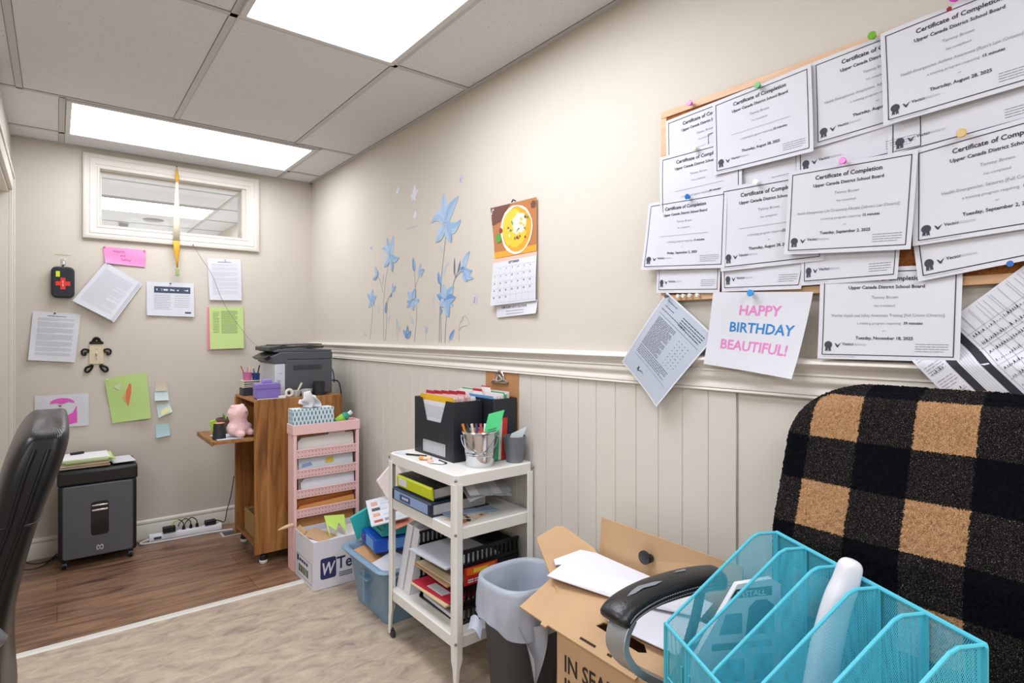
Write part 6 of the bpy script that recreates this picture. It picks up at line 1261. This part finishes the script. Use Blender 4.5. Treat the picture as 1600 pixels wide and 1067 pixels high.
# ---- plaid blanket
def plaid():
    m, b = base('plaid_fleece'); b.inputs['Roughness'].default_value = .95; b.inputs['Sheen Weight'].default_value = .0; b.inputs['Specular IOR Level'].default_value = .1
    tc = nd(m, 'ShaderNodeTexCoord'); n0 = nd(m, 'ShaderNodeTexNoise', Scale=330, Detail=3.0); lk(m, tc.outputs['Object'], n0.inputs['Vector'])
    w = nd(m, 'ShaderNodeMixRGB', blend_type='LINEAR_LIGHT'); w.inputs['Fac'].default_value = .03; lk(m, tc.outputs['UV'], w.inputs['Color1']); lk(m, n0.outputs['Color'], w.inputs['Color2'])
    sp = nd(m, 'ShaderNodeSeparateXYZ'); lk(m, w.outputs['Color'], sp.inputs[0])
    def par(o):
        f = nd(m, 'ShaderNodeMath', operation='FRACT'); lk(m, o, f.inputs[0]); l = nd(m, 'ShaderNodeMath', operation='LESS_THAN'); l.inputs[1].default_value = .5; lk(m, f.outputs[0], l.inputs[0]); return l.outputs[0]
    px, py = par(sp.outputs[0]), par(sp.outputs[1])
    n1 = nd(m, 'ShaderNodeTexNoise', Scale=620, Detail=3.0, Roughness=.75); lk(m, tc.outputs['Object'], n1.inputs['Vector'])
    tan = ramp(m, n1.outputs['Fac'], [(.34, '#7d5230'), (.5, '#bd8d60'), (.66, '#ecc79e')]); nav = ramp(m, n1.outputs['Fac'], [(.3, '#040508'), (.6, '#0b0d14'), (.8, '#191c26')])
    mix = ramp(m, n1.outputs['Fac'], [(.40, '#0b0b0b'), (.54, '#1d1b1a'), (.61, '#403c39'), (.70, '#bdb2a4')])
    sm = nd(m, 'ShaderNodeMath', operation='ADD'); lk(m, px, sm.inputs[0]); lk(m, py, sm.inputs[1])
    a = nd(m, 'ShaderNodeMath', operation='GREATER_THAN'); a.inputs[1].default_value = 1.5; lk(m, sm.outputs[0], a.inputs[0])
    z = nd(m, 'ShaderNodeMath', operation='LESS_THAN'); z.inputs[1].default_value = .5; lk(m, sm.outputs[0], z.inputs[0])
    m1 = nd(m, 'ShaderNodeMixRGB'); lk(m, a.outputs[0], m1.inputs['Fac']); lk(m, mix.outputs['Color'], m1.inputs['Color1']); lk(m, tan.outputs['Color'], m1.inputs['Color2'])
    m2 = nd(m, 'ShaderNodeMixRGB'); lk(m, z.outputs[0], m2.inputs['Fac']); lk(m, m1.outputs['Color'], m2.inputs['Color1']); lk(m, nav.outputs['Color'], m2.inputs['Color2'])
    lk(m, m2.outputs['Color'], b.inputs['Base Color'])
    bp = nd(m, 'ShaderNodeBump', Strength=.9, Distance=.004); lk(m, n1.outputs['Fac'], bp.inputs['Height']); lk(m, bp.outputs['Normal'], b.inputs['Normal']); return m
NU, NV_ = 250, 300; V = []; UV = []
prof_len = []
for j in range(NV_+1):
    for i in range(NU+1):
        u = i/NU; y = .648-.53*u; zt = btop(y)+.012
        # arc: front from z=.56 up to zt, over the top, down the back
        Lf = zt-.56; Lo = .15; Lb = .35; s = (Lf+Lo+Lb)*j/NV_
        e = max(0, (abs(u-.5)*2-.86)/.14); wrap = .035*e*e
        fold = .004*math.sin(y*23+1)*(.4+.6*abs(math.sin(s*3)))
        if s < Lf:
            z = .56+s; r = max(0, (z-(zt-.035))/.035); x = bx(z)-.006+wrap+.022*r*r+fold; nx = Vector((-1, 0, .2))
        elif s < Lf+Lo:
            a = (s-Lf)/Lo; x = bx(zt)+.016+.078*a+wrap*(1-a); z = zt+.010*math.sin(math.pi*a); nx = Vector((0, 0, 1))
        else:
            a = (s-Lf-Lo); x = min(1.415, bx(zt-a)+.100+.005*math.sin(a*20)); z = zt-a; nx = Vector((1, 0, 0))
        y2 = y-(.006*e if u < .5 else -.006*e)
        p = Vector((x, y2, z)); d = noise.noise(p*260)*.0030+noise.noise(p*520)*.0026
        p = p+nx.normalized()*d+Vector((0, noise.noise(p*200+Vector((9, 9, 9)))*.003, 0))
        V.append(p); sz = (s-(1.09-.56))*math.hypot(1, .367) if s > .29 else s-.56-.27+.02
        if s < Lf: sz = (z-1.09)*1.065
        else: sz = (zt-1.09)*1.065+(s-Lf)
        UV.append(((.583-y)/.193, (.052-sz)/.19))
W1 = NU+1; mb = MB(); mb.add(V, [(j*W1+i, j*W1+i+1, (j+1)*W1+i+1, (j+1)*W1+i) for j in range(NV_) for i in range(NU)], 0, UV)
o = mb.build('blanket', plaid(), smooth=180, fix=False); tag(o, 'fleecy tan, black and charcoal buffalo plaid blanket draped over the right-hand chair back', 'blanket')

# ---- left-hand chair seen edge on
t = thing('office_chair', 'tall black leather office chair at the left edge, seen from the side of its back', 'office chair', (-.34, 1.52, 0))
o_ = Vector((-.34, 1.52, 0)); GL = mat('#090909', .36, bump=.05, bscale=160, spec=.35)
PR = [(.48, -.060, -.150), (.55, -.070, -.165), (.65, -.074, -.170), (.75, -.064, -.155), (.85, -.046, -.128), (.93, -.026, -.098), (.97, -.013, -.090), (1.03, .008, -.080), (1.07, .019, -.066), (1.095, .020, -.052), (1.108, .012, -.036)]
mb = MB(); rings = []
for z, xr, xf in PR:
    k = 1-.10*max(0, (z-.97)/.135)**2-.16*max(0, (.75-z)/.27)**2
    hx = (xr-xf)/2; R_ = rbox(hx, .245*k, z, 5.5, 72)
    rings.append([lc((xr+xf)/2+p[0], 1.52+p[1], z-.012*max(0, (z-.98)/.125)*(abs(p[1])/.245)**3) for p in R_])
loft(mb, rings, 0, True, True); bk_ = mb.build('backrest', GL, t, smooth=180)
q = bk_.modifiers.new('sub', 'SUBSURF'); q.levels = 2; q.render_levels = 2
# piping seams along the side of the back and the headrest joint
for dx, nm in ((.30, 'piping'), (-.15, 'piping')):
    mb = MB(); pts = []
    for z, xr, xf in PR[:-2]:
        c = (xr+xf)/2; h = (xr-xf)/2; k = 1-.10*max(0, (z-.97)/.135)**2-.16*max(0, (.75-z)/.27)**2; e = 5.5; yy = .245*k*(1-abs(dx)**e)**(1/e); pts.append(lc(c+h*dx, 1.52-yy+.0005, z))
    mb.tube(bez(pts, 5), .0032, 8); mb.build(nm, GL, bk_)
mb = MB(); pts = []
for i in range(40):
    a = 2*math.pi*i/39; z = .945; xr, xf = -.0212, -.0950; e = 5.5; c, s = math.cos(a), math.sin(a); r = (abs(c)**e+abs(s)**e)**(-1/e); pts.append(lc((xr+xf)/2+(xr-xf)/2*r*c*1.0, 1.52+.245*r*s  , z))
mb.tube(pts, .0022, 8, caps=False); mb.build('headrest_seam', GL, bk_)
mb = MB(); rblock(mb, -.66+.34, -.13+.34, 1.27-1.52, 1.77-1.52, .40, .50, .05, crown=.012); mb.build('seat', GL, t, smooth=180)
chair_base(t, 0, 0, .41)
for s in (-1, 1):
    y = 1.52+s*.285
    mb = MB(); ellipse_sweep(mb, [lc(-.50, y, .72), lc(-.47, y, .735), lc(-.30, y, .765), lc(-.14, y, .785), lc(-.085, y, .787)], [.02, .036, .036, .034, .024], [.012, .022, .022, .02, .012], 18); mb.build('arm_pad', GL, t, smooth=180)
    mb = MB(); mb.tube([lc(-.11, y, .778), lc(-.075, y, .782), lc(-.066, y, .776)], [.020, .018, .008], 14); mb.build('arm_end', mat('#83868a', .35, .8), t)
    mb = MB(); mb.tube(bez([lc(-.085, y, .775), lc(-.085, y, .66), lc(-.12, y-s*.005, .53), lc(-.20, y-s*.03, .44), lc(-.28, y-s*.08, .41)], 5), .012, 10); mb.tube(bez([lc(-.44, y, .715), lc(-.42, y, .60), lc(-.36, y-s*.02, .47), lc(-.30, y-s*.08, .41)], 5), .012, 10); mb.build('arm_frame', BLACKM, t)

# ================================================================ TURQUOISE MESH ORGANIZER
def mesh_mat(scale=1, col='#56c4d8'):
    m, b = base('perforated_metal'); b.inputs['Base Color'].default_value = lin(col); b.inputs['Roughness'].default_value = .4; b.inputs['Metallic'].default_value = .1
    tc = nd(m, 'ShaderNodeTexCoord'); mp = nd(m, 'ShaderNodeMapping'); mp.inputs['Scale'].default_value = (1/.0031, 1/.0056, 1); lk(m, tc.outputs['UV'], mp.inputs['Vector'])
    def d(off):
        a = nd(m, 'ShaderNodeVectorMath', operation='ADD'); a.inputs[1].default_value = off; lk(m, mp.outputs['Vector'], a.inputs[0])
        f = nd(m, 'ShaderNodeVectorMath', operation='FRACTION'); lk(m, a.outputs[0], f.inputs[0]); s_ = nd(m, 'ShaderNodeVectorMath', operation='SUBTRACT'); lk(m, f.outputs[0], s_.inputs[0]); s_.inputs[1].default_value = (.5, .5, 0)
        l = nd(m, 'ShaderNodeVectorMath', operation='LENGTH'); lk(m, s_.outputs[0], l.inputs[0]); return l.outputs['Value']
    mn = nd(m, 'ShaderNodeMath', operation='MINIMUM'); lk(m, d((0, 0, 0)), mn.inputs[0]); lk(m, d((.5, .5, 0)), mn.inputs[1])
    r = nd(m, 'ShaderNodeMath', operation='GREATER_THAN'); r.inputs[1].default_value = .265; lk(m, mn.outputs[0], r.inputs[0]); lk(m, r.outputs[0], b.inputs['Alpha']); return m
PM = mesh_mat(); TQ = mat('#52c0d4', .38, .1)
Uv = Vector((-.474, -.880, 0)); Vv = Vector((-.880, .474, 0)); OB = Vector((1.190, .606, .552))
t = thing('desk_sorter', 'turquoise perforated metal file sorter with six slanted panels on the right-hand chair seat', 'file sorter', OB)
def og(u, d, z): return Uv*u+Vv*d+Vector((0, 0, z))
OLn, OD, OH, FH = .446, .25, .30, .13
prof = [(0, 0), (0, OH), (.042, OH), (.056, OH-.006), (OD-.008, FH+.006), (OD, FH-.004), (OD, 0)]
def panel(name, pts3, uv, rim=True, closed=True, rr=.0032):
    mb = MB(); mb.add(pts3, [tuple(range(len(pts3)))], 0, uv); p = mb.build(name, [PM], t, smooth=0, fix=False)
    if rim:
        q = MB(); P = list(pts3)+([pts3[0]] if closed else [])
        for a, b in zip(P, P[1:]): q.tube([a, b], rr, 8)
        for a in P: q.ell(a, (rr, rr, rr), 0, 4)
        q.build('rim', TQ, p)
    return p
for k in range(6):
    u = OLn*k/5
    p = panel('end_panel' if k in (0, 5) else 'divider', [og(u, d, z) for d, z in prof], prof)
    mb = MB(); mb.obox(og(u, .003, OH/2), Uv*.007, Vv*.0012, Vector((0, 0, OH/2))); mb.build('flange', TQ, p)
panel('back_wall', [og(0, 0, 0), og(OLn, 0, 0), og(OLn, 0, OH), og(0, 0, OH)], [(0, 0), (OLn, 0), (OLn, OH), (0, OH)], rr=.004)
fw = panel('front_wall', [og(0, OD, 0), og(OLn, OD, 0), og(OLn, OD, FH), og(0, OD, FH)], [(0, 0), (OLn, 0), (OLn, FH), (0, FH)], rr=.004)
panel('bottom', [og(0, 0, 0), og(OLn, 0, 0), og(OLn, OD, 0), og(0, OD, 0)], [(0, 0), (OLn, 0), (OLn, OD), (0, OD)], rim=False)
for k in range(5):
    u = OLn*(k+.5)/5; mb = MB(); Q = [og(u-.03, OD+.002, .085), og(u-.03, OD+.002, .03), og(u+.03, OD+.002, .03), og(u+.03, OD+.002, .085)]
    for a, b in zip(Q, Q[1:]): mb.tube([a, b], .002, 6)
    mb.build('label_holder', TQ, fw)
# packet and hand vacuum-like device standing in it
t = thing('instruction_packet', 'white printed instruction packet standing in the first slot of the turquoise sorter', 'packet', OB+Vector((0, 0, .002)))
def ip(d, z, s=0): return og(.050+s, d, z)
PKT = [(.010, .02), (.018, .235), (.105, .255), (.225, .075), (.232, .01)]
PKT = [(.03, .012), (.03, .215), (.05, .228), (.125, .222), (.215, .085), (.222, .012)]
mb = MB(); mb.prism(PKT, lambda a, b, s: ip(a, b, s), -.006, .006); mb.build('packet_body', mat('#dadde2', .5), t)
mb = MB(); DK = [mat('#2e3a44', .5), mat('#55707c', .5), PAPER]
for pl, c in (([(.05, .195), (.14, .195), (.128, .212), (.05, .214)], 0), ([(.045, .12), (.045, .175), (.062, .188), (.085, .188), (.10, .175), (.108, .12)], 0), ([(.115, .125), (.115, .165), (.15, .165), (.165, .125)], 1), ([(.05, .095), (.18, .095), (.18, .108), (.05, .108)], 1), ([(.05, .03), (.05, .08), (.09, .08), (.09, .03)], 1), ([(.11, .03), (.11, .075), (.16, .075), (.19, .03)], 0), ([(.035, .018), (.2, .018), (.2, .024), (.035, .024)], 1)):
    mb.prism(pl, lambda a, b, s: ip(a, b, .006+s), 0, .0006, c)
V, F, w_ = text2d('INSTALL', True); mb.add([ip(.095-x*.017, .203+y*.016, .0072) for x, y in V], F, 2)
mb.build('packet_print', DK, t, fix=False)
t = thing('handheld_device', 'long white curved handheld device standing in the third slot of the turquoise sorter', 'device', OB+Vector((0, 0, .004)))
mb = MB(); P = bez([og(.222, .085, .012), og(.222, .085, .04), og(.222, .075, .10), og(.222, .060, .18), og(.222, .040, .25), og(.222, .024, .285), og(.222, .016, .308), og(.222, .012, .320), og(.222, .010, .326)], 5); n_ = len(P)
ellipse_sweep(mb, P, [(.024-.009*(i/(n_-1)))*(1 if i < n_-10 else max(.08, 1-((i-n_+10)/9.2)**2)**.5) for i in range(n_)], [(.030-.014*(i/(n_-1)))*(1 if i < n_-10 else max(.08, 1-((i-n_+10)/9.2)**2)**.5) for i in range(n_)], 22); mb.build('device_body', mat('#dfe0e6', .3), t, smooth=180)
mb = MB(); mb.tube([og(.222+.0, .178+.014*math.cos(a)*.6, .045+.02*math.sin(a)) + Uv*.029 for a in [2*math.pi*k/20 for k in range(21)]], .0012, 6, caps=False); mb.build('seam', mat('#8d929b', .5), t)
